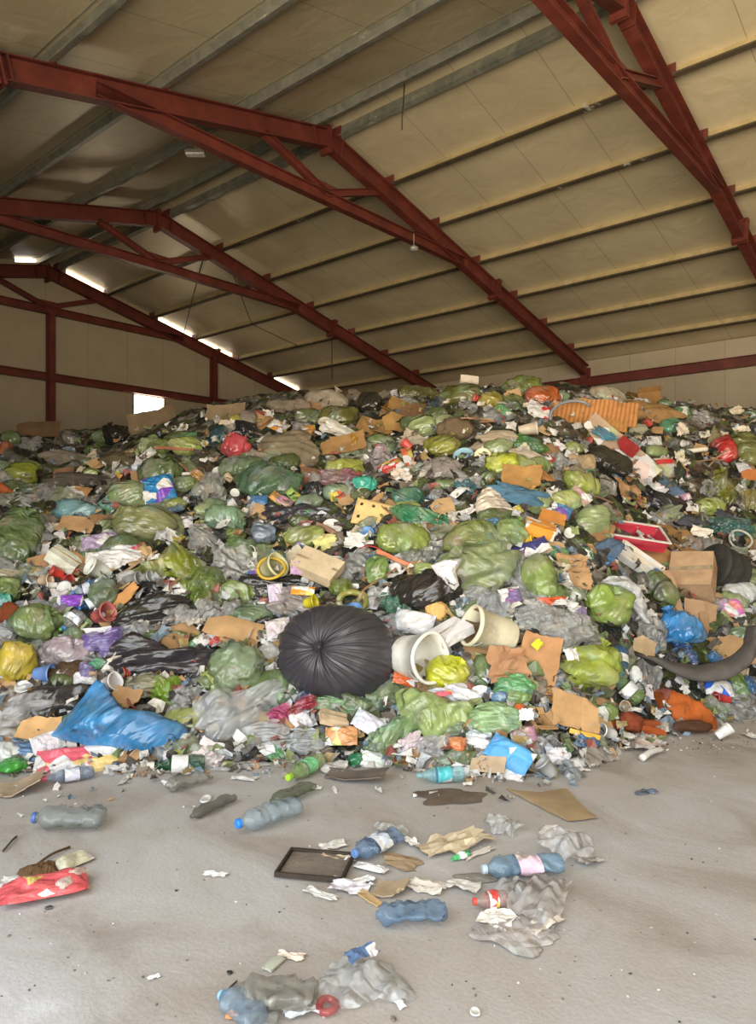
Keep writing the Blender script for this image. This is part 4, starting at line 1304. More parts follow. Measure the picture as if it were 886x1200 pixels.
bag 441 668 30 34 0 76934c;round green bag;beside the grey film
lump 399 687 30 24 0 6c7c30;dark olive small bag;below the big beige carton
film 340 692 130 44 0 2c2b2c m=black_film lz=.0;long black film;under the big beige carton
clear 345 704 66 40 0 c2ad98 lz=.08;clear bag of mixed packaging;above the knotted black bag
pack 355 692 26 10 -4 da922c lz=.2;orange wrapper;inside the clear mixed bag
cup 364 706 13 15 0 c9bd2a lz=.2;yellow plastic cup;on the clear mixed bag
pack 323 695 17 24 10 c9bcd0 lz=.1;white and violet packet;on the clear mixed bag's edge
ring 413 705 40 28 0 938f3c thick=.22 lz=.05 n=rolled_bag cat=bag m=bag_film;olive rolled bag rim;above the knotted black bag
lid 416 712 18 14 0 5b86bd lz=.08;blue and white lid;inside the olive rolled rim
clear 241 716 40 34 0 cfcfcd;silvery film;below the big clear white bag
clear 272 716 30 30 0 b3b3ae;clear crinkled film;beside the silvery film
card 273 737 64 30 -13 b08e64 lz=.1 bend=.12;stout cardboard plank;above the knotted green ball bag
pack 326 738 28 26 10 d6cace lz=.04;white and pink packet;beside the stout cardboard plank
pack 350 665 18 18 0 bb97bb lz=0.16;violet packet;behind the big beige carton
bag 395 764 134 108 0 3a383d m=black_pleat lz=.16 star=-.26,.02,.96 amp=.012 t=.72 boxy=.9 face=.85;knotted black bag;biggest and roundest, in the middle of the heap
film 233 686 46 42 -40 7c9244;ribbed green film;below the lime green plastic
holed 443 601 56 28 -14 dcbd80 face=.5 lz=.07;cream egg tray;beside the emerald plastic
bag 475 631 68 38 0 839248;large olive bag;below the cream egg tray
bag 556 630 74 44 0 85914c m=thin_film;olive translucent bag;below the tied white bag
bag 600 622 38 36 0 8baa56 m=thin_film;grass green bag;beside the olive translucent bag
carton 632 620 38 22 -14 e09434 tilt=-.4,.2 m=printed_card lz=.08;bright orange box;below the slate blue jacket
card 647 608 28 20 -20 b87a3c lz=.06;orange brown lid;behind the bright orange box
pack 621 643 44 18 22 34386a lz=.05;navy wrapper;below the bright orange box
cup 617 633 15 11 0 d2a42c;yellow ring cup;above the navy wrapper
bag 560 668 106 64 0 9dab78 m=thin_film boxy=.75 amp=.15;huge pale green translucent bag;in the heap's middle
film 526 671 36 36 0 dedad8 lz=.30 face=.7 fold=.5 m=paper_pulp poly=506:662,522:656,541:655,534:668,537:684,531:690,518:680;white folded bag;pointing down on the huge pale green bag
clear 491 653 54 27 0 999e8c;hazy film;above the black slumped bag
stick 466 656 54 7 -28 cf7d5c lz=.08;salmon pink batten;above the black slumped bag
bag 498 690 86 54 -10 2f2b29 m=black_film lz=.05;black slumped bag;beside the huge pale green bag
film 465 709 48 38 0 61927a freq=7;teal green mesh bag;beside the knotted black bag
lump 633 673 44 54 0 99ae64 m=thin_film;white flecked green bag;beside the huge pale green bag
clear 610 667 20 46 0 b5baa6;upright clear film;before the white flecked green bag
pack 598 698 25 19 10 7c6a96;purple wrapper;below the huge pale green bag
clear 578 706 44 40 0 adb6bc;bluish clear bag;above the cream bucket
clear 549 696 54 28 10 adb0ae;clear split film;below the huge pale green bag
clear 625 716 44 28 0 a5a9a6 lz=0.12;clear crushed wrapping;beside the bluish clear bag
pack 647 704 34 11 8 cc5836 lz=.05;red orange wrapper wedge;right of the purple wrapper
lump 512 715 27 27 0 cfa566 m=paper_pulp;orange tan paper bag;above the white box lid
pack 485 729 46 26 -20 c2c8cc lz=.04;blue and white packets wrap;beside the knotted black bag
carton 527 741 46 42 36 e2dedc m=paper_pulp lz=.14 tilt=-.4,.2 depth=.22;white flat box;between the two buckets
bucket 574 740 54 44 -6 d6cfb2 lz=.14 mouth=-1 yaw=.6 taper=.9 lining=1 lining_label=brown_dirty_lining;cream bucket;lying with its mouth to the white flat box
bucket 490 770 46 54 -28 e4e1d6 lz=.16 mouth=1 yaw=.7;white bucket;tipped beside the knotted black bag
film 660 736 100 54 -14 c8c8c2 m=clear_film fold=1.2 freq=4.6 lz=.06;wide clear sheet;beyond the cream bucket
tray 741 621 80 38 -6 b03040 lz=.1 tilt=.7,.1;red tray with white edge;below the crumpled brown paper
box 792 630 46 56 0 a88052 tilt=.5,.4 nflap=3;ragged brown carton;beside the red tray
card 773 651 44 26 -20 a37c50;torn brown cardboard;below the red tray
tray 752 656 56 30 -34 d9cebc lz=.1 rim=e4ddd0 m=printed_card;white printed tray;under the red tray
clear 820 641 64 32 10 bcb6ac;clear film with white;above the big tall carton
paper 823 624 26 13 -16 ddd5c4 lz=.06;small white card;on the clear film
film 853 615 64 24 0 41746e;dark teal film;under the long olive plastic
carton 812 676 52 62 -12 b59574 face=.5 lz=.14 tilt=-.25,-.45 depth=.6;big tall carton;standing tall at the wall side
drum 846 668 36 54 -8 34332f lz=.05;black plastic drum;lying behind the big tall carton
lump 879 676 34 30 0 788650 lz=0.16;sage green bag;beyond the black drum
ring 868 632 27 24 0 b9b9a8;white plastic hoop;above the black drum
lump 870 694 44 27 0 c3c6c4;plump white bag;beside the black drum
pack 857 711 27 23 0 cf74ba lz=.04;pink packet;below the plump white bag
paper 670 661 44 27 0 b18c64 m=cardboard_fibre;crumpled kraft paper;beside the white flecked green bag
paper 680 681 30 23 0 a98660 m=cardboard_fibre;brown kraft wad;under the crumpled kraft paper
film 730 690 80 64 0 d0d1d2 lz=0.26 m=bag_film face=.5 poly=698:686,716:676,736:674,752:686,762:708,762:728,752:722,744:700,726:690;white and grey draped sheet;behind the mossy green bag
bag 716 709 66 50 0 869c48;mossy green bag;below the draped sheet
bag 797 733 60 46 0 3a8ccc lz=.08;bright blue bag;below the big tall carton
lump 777 690 34 44 0 5f7038;dark leaf green bag;beside the big tall carton
clear 678 726 36 22 0 b6b6b2 lz=0.14;crinkled clear wrapping;beside the mossy green bag
lump 19 778 48 52 0 bdaa40;yellow bag;cut by the picture's edge
bag 72 762 64 40 0 ae9fa6 amp=.2;pale pink flowered bag;beside the purple bag
film 124 753 56 38 12 8268b2 lz=.06;purple bag;beside the pale pink flowered bag
film 190 768 128 48 0 343135 m=black_film lz=.08 face=.5 poly=126:778,132:760,152:742,175:748,200:757,228:752,250:756,246:776,225:786,190:786,150:792;long black bag;beside the purple bag
card 110 740 42 9 2 e4e3e2 lz=.05 m=paper_pulp;long white paper strip;above the purple bag
cloth 75 785 46 26 0 52402f;dark brown rag;below the pale pink flowered bag
film 116 777 25 14 0 52ad7e;mint plastic scrap;below the purple bag
film 102 785 20 18 0 8f84bd;violet blue scrap;below the purple bag's corner
cup 51 790 20 21 0 6a8cc6;blue plastic cup;beside the dark brown rag
card 38 797 15 15 0 b39266;small square tan card;beside the blue plastic cup
lid 27 804 22 16 -10 dcdcd8 lz=.05;white spoon lid;beside the black crumpled sheet
film 59 822 84 46 20 3b3937 m=black_film lz=.05;black crumpled sheet;above the tan square board
clear 30 824 54 32 32 c4c4c3 lz=0.14;white clear wrapping;at the edge of the black crumpled sheet
film 148 844 156 94 0 3f86ba lz=.14 fold=.55 freq=2.2 m=bag_film face=.55 poly=106:796,118:806,132:824,146:838,160:832,178:831,205:838,222:846,214:866,186:893,160:882,128:876,100:868,68:862,80:838;big blue plastic sack;spread over the front of the heap
cup 128 801 24 20 0 dcd8d6;white cup with red stain;behind the big blue sack
clear 164 801 56 34 0 c2b65a;yellow tinted clear bag;beside the lime rag
film 194 808 36 40 20 88ac32 lz=.04;lime rag of plastic;beside the yellow tinted bag
card 148 816 32 22 -8 b9946a;tan folded card;behind the big blue sack
clear 215 822 34 40 0 a8aaa6;grey clear film;beside the big blue sack
card 46 854 44 27 -4 cfa672 lz=.05;tan square board;above the white and red wrapper
pack 56 869 34 26 30 d2ccd0;white and red wrapper;below the tan square board
bag 277 781 68 60 0 97a982 lz=.06 m=thin_film;knotted green ball bag;under the stout cardboard plank
film 270 836 140 96 0 dfe4e4 m=clear_film lz=.06 face=.45 fold=1.3 freq=4.6 droop=.2 poly=222:826,246:808,276:806,300:800,320:786,332:800,322:820,318:842,336:866,300:876,258:870,228:858;big spread of clear film;in front of the green ball bag
film 334 864 100 42 -4 dde2e2 m=clear_film fold=1.3 freq=5 lz=.03;low clear film;at the heap's front edge
film 324 836 34 22 15 d0447c lz=.08;magenta netting;under the knotted black bag
film 353 827 40 18 30 b0344c lz=.08;crimson netting;beside the magenta netting
carton 391 842 38 20 0 d8bf9c m=paper_pulp lz=.08 depth=.4;pale foam slab;below the knotted black bag
film 402 825 84 34 0 76a468;green sheeting;peeping out under the knotted black bag
card 299 839 34 13 -5 94866e lz=.08;dark flat card;on the big clear film
pack 400 863 38 22 0 cd9463;orange food waste packet;below the pale foam slab
pack 433 848 38 24 -28 d5dae2 lz=.06;white and blue packet;beside the pale foam slab
film 446 866 44 30 25 8ab070;striped green film;beside the white and blue packet
pack 355 843 30 20 20 c8c8cc;white and black wrapper;beside the magenta netting
bag 524 786 52 38 0 c6c92c lz=.1;bright lime yellow bag;in the mouth of the white bucket
pack 480 797 38 13 -10 c65f2c lz=.05;orange torn wrapper;under the white bucket
film 531 813 80 28 6 cfcdd6 m=printed_film lz=.06;white carrier bag;below the bright lime yellow bag
stick 512 814 34 8 8 bd3a48 m=printed_film lz=.13 n=plastic_strip cat=strip;red plastic streak;on the white carrier bag
film 505 832 94 70 0 9aac6a lz=.10 m=bag_film face=.45 fold=.7 poly=462:806,480:800,502:808,530:818,556:822,548:846,520:858,500:864,486:848,470:838;olive green sacking;below the white carrier bag
film 462 856 60 60 0 86a06e lz=.06 m=bag_film face=.45 poly=436:868,446:850,462:838,480:834,490:848,486:866,464:878,446:880;sage green sacking;at the heap's front edge
film 580 840 78 52 0 8fab78 lz=.06 m=bag_film face=.45 poly=542:850,556:828,576:820,600:828,616:838,606:852,584:864,560:866;pale striped green bag;below the cabbage green film
film 602 801 48 28 -6 5f9a64 lz=.06 m=bag_film;cabbage green film;below the torn paper sack
lump 606 817 36 20 0 7f9a58;muted green bag;under the cabbage green film
lump 585 818 20 17 0 5f86ac;small blue bag;under the cabbage green film
paper 596 779 52 46 0 ab8260 lz=.08 m=cardboard_fibre n=paper_sack cat=sack;torn paper sack;below the cream bucket
card 632 771 44 56 -16 b78a60 lz=.1;tall curved cardboard;beside the torn paper sack
box 634 844 38 32 10 bd9567 tilt=.5,.2 nflap=3;low open carton;left of the broad cardboard flap
card 673 834 54 40 -12 bf986a lz=.1;broad cardboard flap;at the heap's front below the lime film bag
paper 630 755 12 10 40 d2d630 lz=0.22;yellow tag;on the wide clear sheet
card 613 828 30 8 4 d46c38 lz=.06;orange card strip;above the low open carton
paper 617 837 18 15 0 dcd8d4 lz=0.16;small white packet;above the low open carton
film 562 869 46 32 -5 d0dde6 m=printed_film;white and pale blue film;below the pale striped green bag
bag 690 781 88 58 0 b9c852 m=thin_film lz=.05 amp=.2;bright lime translucent bag;beside the rubber strip
paper 670 767 17 15 10 e0dcd4 lz=.25;white label scrap;on the bright lime translucent bag
belt 814 772 148 74 0 57524d lz=.24 face=.6 top=742:764,766:768,796:776,826:778,852:772,870:758,880:736 bot=744:768,764:778,786:792,812:800,842:799,866:786,880:768,886:744;dark curved rubber strip;slung at the wall side
bottle 727 774 34 20 80 5088b4 crush=.4;blue tinted bottle;beside the lime translucent bag
lump 746 791 18 22 0 dcdcda m=paper_pulp;white rounded scrap;under the rubber strip
bottle 735 807 42 21 -48 9cba76 crush=.3;green cut bottle;below the white rounded scrap
film 808 828 76 58 0 b5602c lz=.12 m=fabric n=bundle cat=bundle face=.5 fold=.6 t=.5 poly=774:804,790:802,806:812,826:826,838:842,836:854,800:856,784:842,776:834;big orange bundle;on the floor below the rubber strip
lump 812 851 48 14 0 54392a m=fabric lz=0.2;dark brown bundle;under the big orange bundle
cloth 742 849 84 18 0 a8542c face=.4 lz=.03;long orange rag;flat beside the orange bundle
lump 740 845 30 26 0 80402a m=fabric;rust red bundle;on the long orange rag
clear 762 791 36 40 0 6a6c6a;dark clear film;hanging under the rubber strip
card 858 760 42 34 -3 b8966c lz=.12 bend=.08;square cardboard;behind the rubber strip's high end
pack 842 806 32 21 -6 2f62cc lz=.06;royal blue packet;below the rubber strip
film 839 771 19 20 40 3a86c4 lz=.05;blue film corner;beside the square cardboard
film 880 801 20 22 0 3a76ac lz=0.16;blue film;at the picture's edge by the wall
lump 864 801 26 32 0 6f8c4c;dull green ball bag;below the rubber strip's high end
cup 846 819 20 13 0 bd3a36;red tin cup;below the royal blue packet
clear 861 833 62 26 0 9c9a92;grey low film;beside the orange bundle
card 757 757 30 22 -16 b9a07c lz=.1;tan card piece;inside the clear bag by the blue bag
clear 769 746 44 52 0 a8a69e;clear bulging film;beside the bright blue bag
film 806 765 30 28 0 32588e;deep blue film;below the bright blue bag
lump 9 882 30 26 0 d0d4d0;white foil bag;at the picture's edge on the floor
lump 14 905 36 26 0 44a83c;shiny green bag;under the white foil bag
film 27 882 48 34 -10 6a96c4 lz=.02;light blue film;beside the white foil bag
pack 96 889 100 34 10 d8606e lz=.03;red and white printed packet;under the big blue sack
bottle 81 911 62 17 9 9aa8ba crush=.25 cap=c8506a cap_label=pink_screw_cap;clear bottle with pink cap;in front of the printed packet
bottle 208 896 66 22 7 2d6b44 crush=.1 cap=e4dcc8 label=2c6038 neck=.22;dark green bottle;lying below the big blue sack
bottle 219 917 50 20 14 aaa89f crush=.85 nolabel nocap neck=.06;dirty crushed bottle;behind the dark green bottle
card 22 928 58 15 6 ab977e;flat tan cardboard;on the floor under the shiny green bag
bottle 82 961 84 32 2 aab2b0 crush=.75 nolabel cap=3e62a8 cap_label=blue_screw_cap neck=.08;dusty crushed bottle;alone on the bare floor
paper 150 899 56 12 10 c9c3bc;torn pale paper;on the floor below the blue sack
paper 246 881 36 32 -20 d8c8c8 m=printed_card;pink and white carton piece;at the end of the dark green bottle
bottle 357 903 42 21 32 bccf9c crush=.3 cap=9cc83a label=a8cc70;green labelled bottle;at the heap's front edge
paper 392 902 32 18 0 ccd0dc m=printed_film;red and blue paper scrap;beside the green labelled bottle
bottle 250 946 54 15 27 7c766c crush=.95 nolabel nocap neck=.07;flattened grey bottle;on the bare floor
bottle 343 931 50 19 24 6f7a5e crush=.9 nolabel nocap neck=.07;flattened olive bottle;on the floor below the low clear film
bottle 316 958 76 28 17 b4c4cc crush=.45 nolabel cap=2f80d4 cap_label=bright_blue_wide_cap neck=.10;clear bottle with blue cap;alone in front of the heap
paper 286 914 34 7 -4 e0dfdc;white paper sliver;below the low clear film
lid 241 938 13 9 0 e2e2e0;tiny white lid;on the floor behind the flattened grey bottle
paper 371 925 12 6 -5 e0e0de;tiny white scrap;beside the flattened olive bottle
lump 417 891 22 18 0 2f7a52;green wad;at the heap's front edge
pack 435 892 30 22 -15 d2dcd2;white and green packet;beside the green wad
card 416 914 70 12 -6 6e655c;dark muddy cardboard;flat on the floor at the heap's edge
clear 284 900 74 12 4 bdbdb8;flattened grey film;on the floor behind the white sliver
bottle 517 911 56 19 3 a6d8de crush=.15 label=58c0c6 nocap;bottle with cyan label;at the heap's front edge
pack 597 884 50 32 -38 58a4dc m=printed_card lz=.06;pale blue rectangular packet;standing at the heap's foot
lump 536 872 22 19 0 c8642e;orange wad;beside the white and pale blue film
card 572 896 40 19 -12 bfa78a;tan card;below the pale blue packet
paper 546 902 34 14 -14 d8d8d8;white crumpled sheet;beside the bottle with cyan label
paper 599 909 28 15 -25 dcdad8;white bent card;below the pale blue packet
clear 500 877 56 32 0 b8b6b4;clear crushed pile of film;at the heap's front edge
film 645 887 54 18 15 dcdde0 m=printed_film;white crumpled wrapping;at the heap's foot
cup 641 906 19 19 0 9a9a98;grey round cup;on the floor below the wrapping
film 662 902 28 40 0 98b2c4 m=clear_film;bluish film;beside the grey round cup
film 484 870 34 24 20 c6b2c6 m=printed_film;pale lilac film scrap;beside the sage sacking
film 643 943 90 42 0 a5906f m=cardboard_fibre t=.05 n=cardboard_piece cat=cardboard fold=.5 poly=600:924,640:929,676:925,680:945,688:960,652:963,634:950,616:937;flat brown cardboard;alone on the floor below the bluish film
cloth 530 934 84 20 4 77695c t=.05;muddy brown rag;flat on the floor below the cyan bottle
film 695 891 50 32 10 b9b2a6;beige film;at the wall-side foot of the heap
film 690 869 34 19 0 5a86b4;denim blue film;behind the beige film
cup 712 858 22 15 0 dededa;white bowl;below the broad cardboard flap
stick 685 860 36 8 -12 d8a83a lz=.02 m=hard_plastic n=plastic_strip cat=strip;yellow plastic strip;beside the white bowl
paper 745 873 56 22 -14 cfbdb2 m=printed_film;pink and white scraps film;beside the white bowl
pole 764 885 26 8 24 d8d6d0;short white pipe;on the floor beyond the scraps film
cup 848 863 19 13 0 e0dfda yaw=.6;white cup;alone on the floor by the wall side
paper 880 864 16 10 0 dcdad4;white paper corner;at the picture's edge on the floor
film 757 930 30 8 4 5a6f88;blue scrap;alone on the bare floor
pack 52 1050 106 34 12 c8585c lz=.01;red and white crisp packet;alone on the near floor
cloth 46 1026 52 26 14 6b5138;dark brown rotten clump;behind the crisp packet
pack 86 1014 44 19 22 cbc8ac;white and gold wrapper;behind the crisp packet
frame 370 1018 78 32 -5 7f756a;dark cracked tray;flat on the floor among paper
bottle 442 991 58 26 22 86a4c4 crush=.8 cap=5c84bc neck=.09;blue squashed bottle;beside the dark cracked tray
clear 458 977 42 22 0 c9c9bc;clear film twist;behind the blue squashed bottle
pole 418 998 36 3 42 e2e0da;white straw;leaning by the dark cracked tray
pack 434 1021 38 14 -14 dcdcda;white wrapper;in front of the blue squashed bottle
paper 411 1043 50 24 -6 d6d2d8;white lilac paper;below the dark cracked tray
card 431 1054 9 26 20 b99c70;narrow tan strip;beside the white lilac paper
paper 390 993 34 13 8 d6d4cc;white shredded scrap;behind the dark cracked tray
card 458 1046 36 18 -8 b39e80;small tan cardboard;beside the narrow tan strip
paper 376 1050 40 12 -20 cfcbc4;pale dirty scrap;below the dark cracked tray's corner
paper 482 990 17 17 -40 e4e2dc;white square card;behind the small tan cardboard
paper 532 992 86 30 14 c6b698;long beige paper;in the middle of the floor litter
clear 591 974 44 34 0 c8c8c2;crumpled clear wad;beyond the long beige paper
bottle 614 1018 92 28 5 8fb4cc crush=.6 label=e0c4d4 cap=b8c8d0 neck=.08;blue bottle with pink label;in the floor litter
clear 668 1002 60 52 -20 b4b0a8;dusty clear film;at the end of the pink labelled bottle
paper 500 1041 46 24 -12 cbc4b6;grey white paper;before the long beige paper
paper 543 1041 42 22 -10 d4d0c8;white bent paper;beside the grey white paper
bottle 483 1073 84 29 3 7c9cb8 crush=.95 nolabel nocap neck=.05;flattened blue bottle;in front of the white bent paper
bottle 575 1058 40 22 5 d8b8b0 crush=.3 cap=d2483a label=d24a44;small bottle with red label;beside the ribbed bag
film 633 1057 66 54 -15 c4bcb0 m=clear_film t=.38 n=dusty_bag cat=bag;dusty ribbed bag;below the pink labelled bottle
film 606 1052 48 40 0 c2bfba m=clear_film;crackled clear film;between red label and ribbed bag
film 541 1006 26 14 20 4fae6c lz=.0 m=printed_film;green twisted wrapper;tiny, in the floor litter
paper 584 1083 44 32 -20 dbd6cc;white printed paper;in front of the dusty ribbed bag
film 605 1093 98 54 -14 bdb6b0 m=bag_film t=.10;grey plastic sheet;nearest piece below the ribbed bag
paper 636 1086 44 28 28 c9c0b2;dirty cream paper;beside the grey plastic sheet
bottle 327 1167 88 42 -6 a8a69c crush=.95 nolabel nocap neck=.06;flattened grey green bottle;at the bottom of the picture
film 424 1155 102 66 14 d0d2ce m=clear_film t=.25;large clear bag;at the bottom of the picture
paper 424 1143 40 22 20 5a7396 m=printed_card lz=.06;dark blue label;on the large clear bag
ring 384 1185 27 22 0 d06a6c thick=.26 n=bottle_neck cat=ring m=bottle_plastic;pink bottle neck ring;beside the large clear bag
paper 352 1189 44 24 10 e0e3e4;white star shaped scrap;beside the pink neck ring
bottle 282 1184 54 32 -35 9cb0c0 crush=.6 nolabel cap=7fb0c8 neck=.09;blue grey bottle;at the picture's lower edge
bottle 300 1196 54 16 0 b0b0aa crush=.8 nolabel nocap;cut grey bottle;on the very bottom edge of the picture
lump 272 1194 15 13 0 cf8a5c m=paper_pulp;orange wad;on the picture's lower edge
paper 341 1123 34 13 -6 d9c9b8;curled pale peel of paper;behind the flattened grey green bottle
card 321 1132 11 20 -20 b8baa8;narrow pale tag;beside the curled paper peel
stick 270 1160 22 3 50 4c443a;thin dark twig;beside the blue grey bottle
paper 253 1026 30 9 -6 dcdad6;white flat scrap;alone on the bare floor
paper 180 1147 16 6 20 e2e0dc;tiny white sliver;alone on the near floor
stick 12 990 24 3 45 4a443c;thin black stick;at the picture's edge on the floor
card 790 696 13 56 6 ac8c6c lz=.14 face=.7;long cardboard flap;at the near side of the big tall carton
card 822 716 38 26 -12 b08f6e lz=.14 face=.6;hanging cardboard flap;under the big tall carton
card 826 730 9 26 0 9c7c5c lz=.12 face=.7;narrow cardboard tongue;below the hanging cardboard flap
card 736 523 24 15 -43 8e2c2c lz=0.26 face=.7 bend=.05;dark red panel;on the diagonal carton
pack 82 1043 38 20 40 c8b0a4 lz=.03;crumpled pale packet end;at the tip of the crisp packet
paper 18 1033 36 12 8 d6d2cc m=printed_film;white printed strip;behind the crisp packet at the picture's edge
stick 64 1003 40 3 28 5a4630;dry brown twig;on the floor behind the dark brown rotten clump
paper 398 1006 44 14 -10 cbb596;torn beige paper;against the dark cracked tray's far side
paper 424 1034 30 12 14 dedcd8;thin white shred;before the dark cracked tray
film 470 1012 50 20 -8 a58f72 m=paper_pulp t=.1;flat brown paper;between dark tray and long beige paper
paper 560 1002 40 9 22 d9d2c4;stringy pale strip;along the long beige paper
paper 655 980 46 18 -10 cfcac4;dirty white scrap;above the pink labelled bottle
paper 690 1012 24 26 30 b0aaa2;grey rag of paper;at the end of the dusty clear film
film 560 1030 56 14 6 8c857c m=paper_pulp t=.1;flat dirty paper;under the white bent paper
paper 466 1176 22 12 -50 e0e0de;small white tag;at the edge of the large clear bag
lid 557 1188 13 11 0 e2e0d8;tiny cream disc;alone on the nearest floor
paper 210 906 30 8 -6 cfcac4;grey paper strip;behind the dirty crushed bottle
paper 196 921 16 8 -30 e4e4e2;small white tag end;on the dirty crushed bottle's tip
"""
# ------------------------------------------------------------------ the things one can tell apart, as the photograph shows them
refs = {}
for k, line in enumerate(ITEM_TEXT.strip().split('\n')):
    a, ref, ctx = line.split(';')
    t = a.split()
    kind = t[0]; px, py, w, h, rot = (float(q) for q in t[1:6])
    o = parse_opts([q if '=' in q else q+'=1' for q in t[7:] if q != 'kw='])
    put(kind, px, py, w, h, rot, t[6], o, ref + ', ' + ctx, ref, 1000+k)

# ------------------------------------------------------------------ smaller things filling the gaps between them
FR = random.Random(11)
FILL = [
    # weight, kind, size range in metres, aspect range, [(hex, colour word)], phrase, options
    (15, 'lump', (.20, .42), (.5, .8), [('7a8a4e', 'olive green'), ('66784a', 'dull green'), ('8f9d6c', 'pale green'), ('55613a', 'dark green'), ('9aa45a', 'yellow green'), ('74896a', 'grey green')], 'bag', {}),
    (13, 'film', (.22, .46), (.4, .8), [('86966a', 'pale green'), ('6d7f4c', 'olive green'), ('a3aa8c', 'washed out green')], 'plastic sheet', {}),
    (14, 'clear', (.18, .40), (.5, .9), [('bfc0bc', 'clear'), ('adb2b4', 'bluish clear'), ('b5ab9c', 'dusty clear')], 'plastic film', {}),
    (6, 'film', (.16, .34), (.4, .8), [('2b2b2c', 'black'), ('3a3835', 'charcoal')], 'plastic film', {'m': 'black_film'}),
    (13, 'paper', (.08, .20), (.6, 1.0), [('d6d3cc', 'white'), ('cbbfa6', 'cream'), ('b9ab94', 'dirty beige'), ('c9c4c6', 'pale grey')], 'crumpled paper', {}),
    (9, 'card', (.12, .28), (.5, .9), [('a98760', 'tan'), ('94734e', 'brown'), ('bb9a70', 'light tan')], 'cardboard scrap', {}),
    (14, 'pack', (.10, .22), (.55, .8), [('a5403c', 'red'), ('4a76a4', 'blue'), ('b5803f', 'orange'), ('b0a24a', 'yellow'), ('8a7a9c', 'purple'), ('5d8a60', 'green'), ('b98aa0', 'pink'), ('c9c9cc', 'silver'), ('c4c2bc', 'off-white'), ('b4b2ac', 'pale grey')], 'wrapper', {}),
    (8, 'bottle', (.17, .27), (.3, .38), [('b4bcbe', 'clear'), ('86a8c4', 'pale blue'), ('86a878', 'green'), ('a8a79c', 'dusty')], 'bottle', {}),
    (6, 'cup', (.08, .12), (.9, 1.0), [('dcdad4', 'white'), ('b8b6ae', 'grey'), ('c05048', 'red'), ('c9b696', 'beige')], 'cup', {}),
    (6, 'cloth', (.2, .4), (.45, .8), [('6a5f52', 'brown'), ('8f8474', 'beige'), ('4d4f55', 'dark grey'), ('5b6f86', 'denim blue')], 'rag', {}),
    (2, 'lid', (.08, .14), (.8, 1.0), [('d6d6d0', 'white'), ('5c8cc0', 'blue')], 'lid', {}),
    (2, 'stick', (.3, .5), (.06, .1), [('86664a', 'brown'), ('a5876a', 'pale')], 'stick', {}),
]
wts = [f[0] for f in FILL]
hand = [(i[0], i[1], i[2], i[3], i[4]) for i in ITEMS]
used = {}
spots = []
tries = 0
def crest(px): return np.interp(px, [0, 100, 200, 270, 340, 420, 540, 660, 760, 886], [507, 508, 492, 482, 472, 460, 452, 458, 464, 478])
def cover(px, py):
    """how deep inside a described thing a pixel lies: 0 at its centre, over 1 outside"""
    return min(max(abs(px-a)/(.5*w), abs(py-b)/(.5*h)) for a, b, w, h, _ in hand)
NF = 640
while len(spots) < NF and tries < 30000:
    tries += 1
    px = FR.uniform(-90, 985); py = 452 + 470*FR.random()**1.15
    toe = np.interp(px, TOEX, TOEY)
    if py < crest(px)+3 or py > toe-4: continue
    sc_ = .35 + .65*(py-450)/450
    if cover(px, py) < .62: continue
    if any(abs(px-a) < 15*sc_ and abs(py-b) < 10*sc_ for a, b in spots): continue
    spots.append((px, py))
SKIP = {1, 9, 40, 48, 60, 64, 71, 79, 81, 107, 118, 145, 214, 216, 223, 233, 259, 263, 270, 295, 305, 327, 364, 368, 369, 372, 387, 392, 393, 439, 446, 456, 461, 472, 473, 494, 503, 506, 524, 542, 544, 547, 554, 566, 569, 587, 606, 615, 617, 624, 628, 637}
FK = {}
for k, (px, py) in enumerate(spots):
    lo_ = min(1, max(0, (py-600)/200))
    f = FR.choices(FILL, [q*(1 + lo_*{'clear': 1.2, 'paper': .8, 'pack': .5, 'bottle': .8}.get(g_[1], -.25)) for q, g_ in zip(wts, FILL)])[0]
    _, kind, sr, ar, cols, phrase, op = f
    hx, cw = FR.choice(cols)
    p, n, flo, over = hit(px, py)
    s = FR.uniform(*sr)*FR.uniform(.8, 1.0); w = s*FPX/p[1]; h = w*FR.uniform(*ar)
    # in words: what it is and which described thing it lies against
    best = None
    for a, b, ww, hh, ref in sorted(hand, key=lambda q: (q[0]-px)**2 + ((q[1]-py)*1.3)**2)[:9]:
        dx, dy = px-a, py-b
        if abs(dx)/(ww*.5) > abs(dy)/(hh*.5): rel = 'left of' if dx < 0 else 'right of'
        else: rel = 'above' if dy < 0 else 'below'
        lab = f'{cw} {phrase} {rel} the {ref}'
        if lab not in used and len(lab.split()) <= 16: best = lab; break
    if best is None: continue
    used[best] = 1
    o = dict(op); o['l'] = -.05; o['lz'] = .0
    kw = {}
    if kind == 'lump': kw['sub'] = 3
    if kind in ('film', 'clear', 'cloth'): kw['n'] = 22
    if kind == 'bottle': kw.update(crush=FR.uniform(.2, .9), flip=FR.random() < .5, label=FR.random() < .5)
    if kw: o['kw'] = kw
    if kind == 'bottle': o['cap'] = FR.choice(['3f74b8', 'd8d8d4', 'c04a3a', '4d9a58'])
    rot_ = FR.uniform(-50, 50) if kind not in ('lump',) else FR.uniform(-15, 15)
    if k in SKIP: continue      # the picture shows nothing of it
    put(kind, px, py, w, h, rot_, hx, o, best, cw + ' ' + phrase, 5000+k)
    FK[ITEMS[-1][5].name] = k

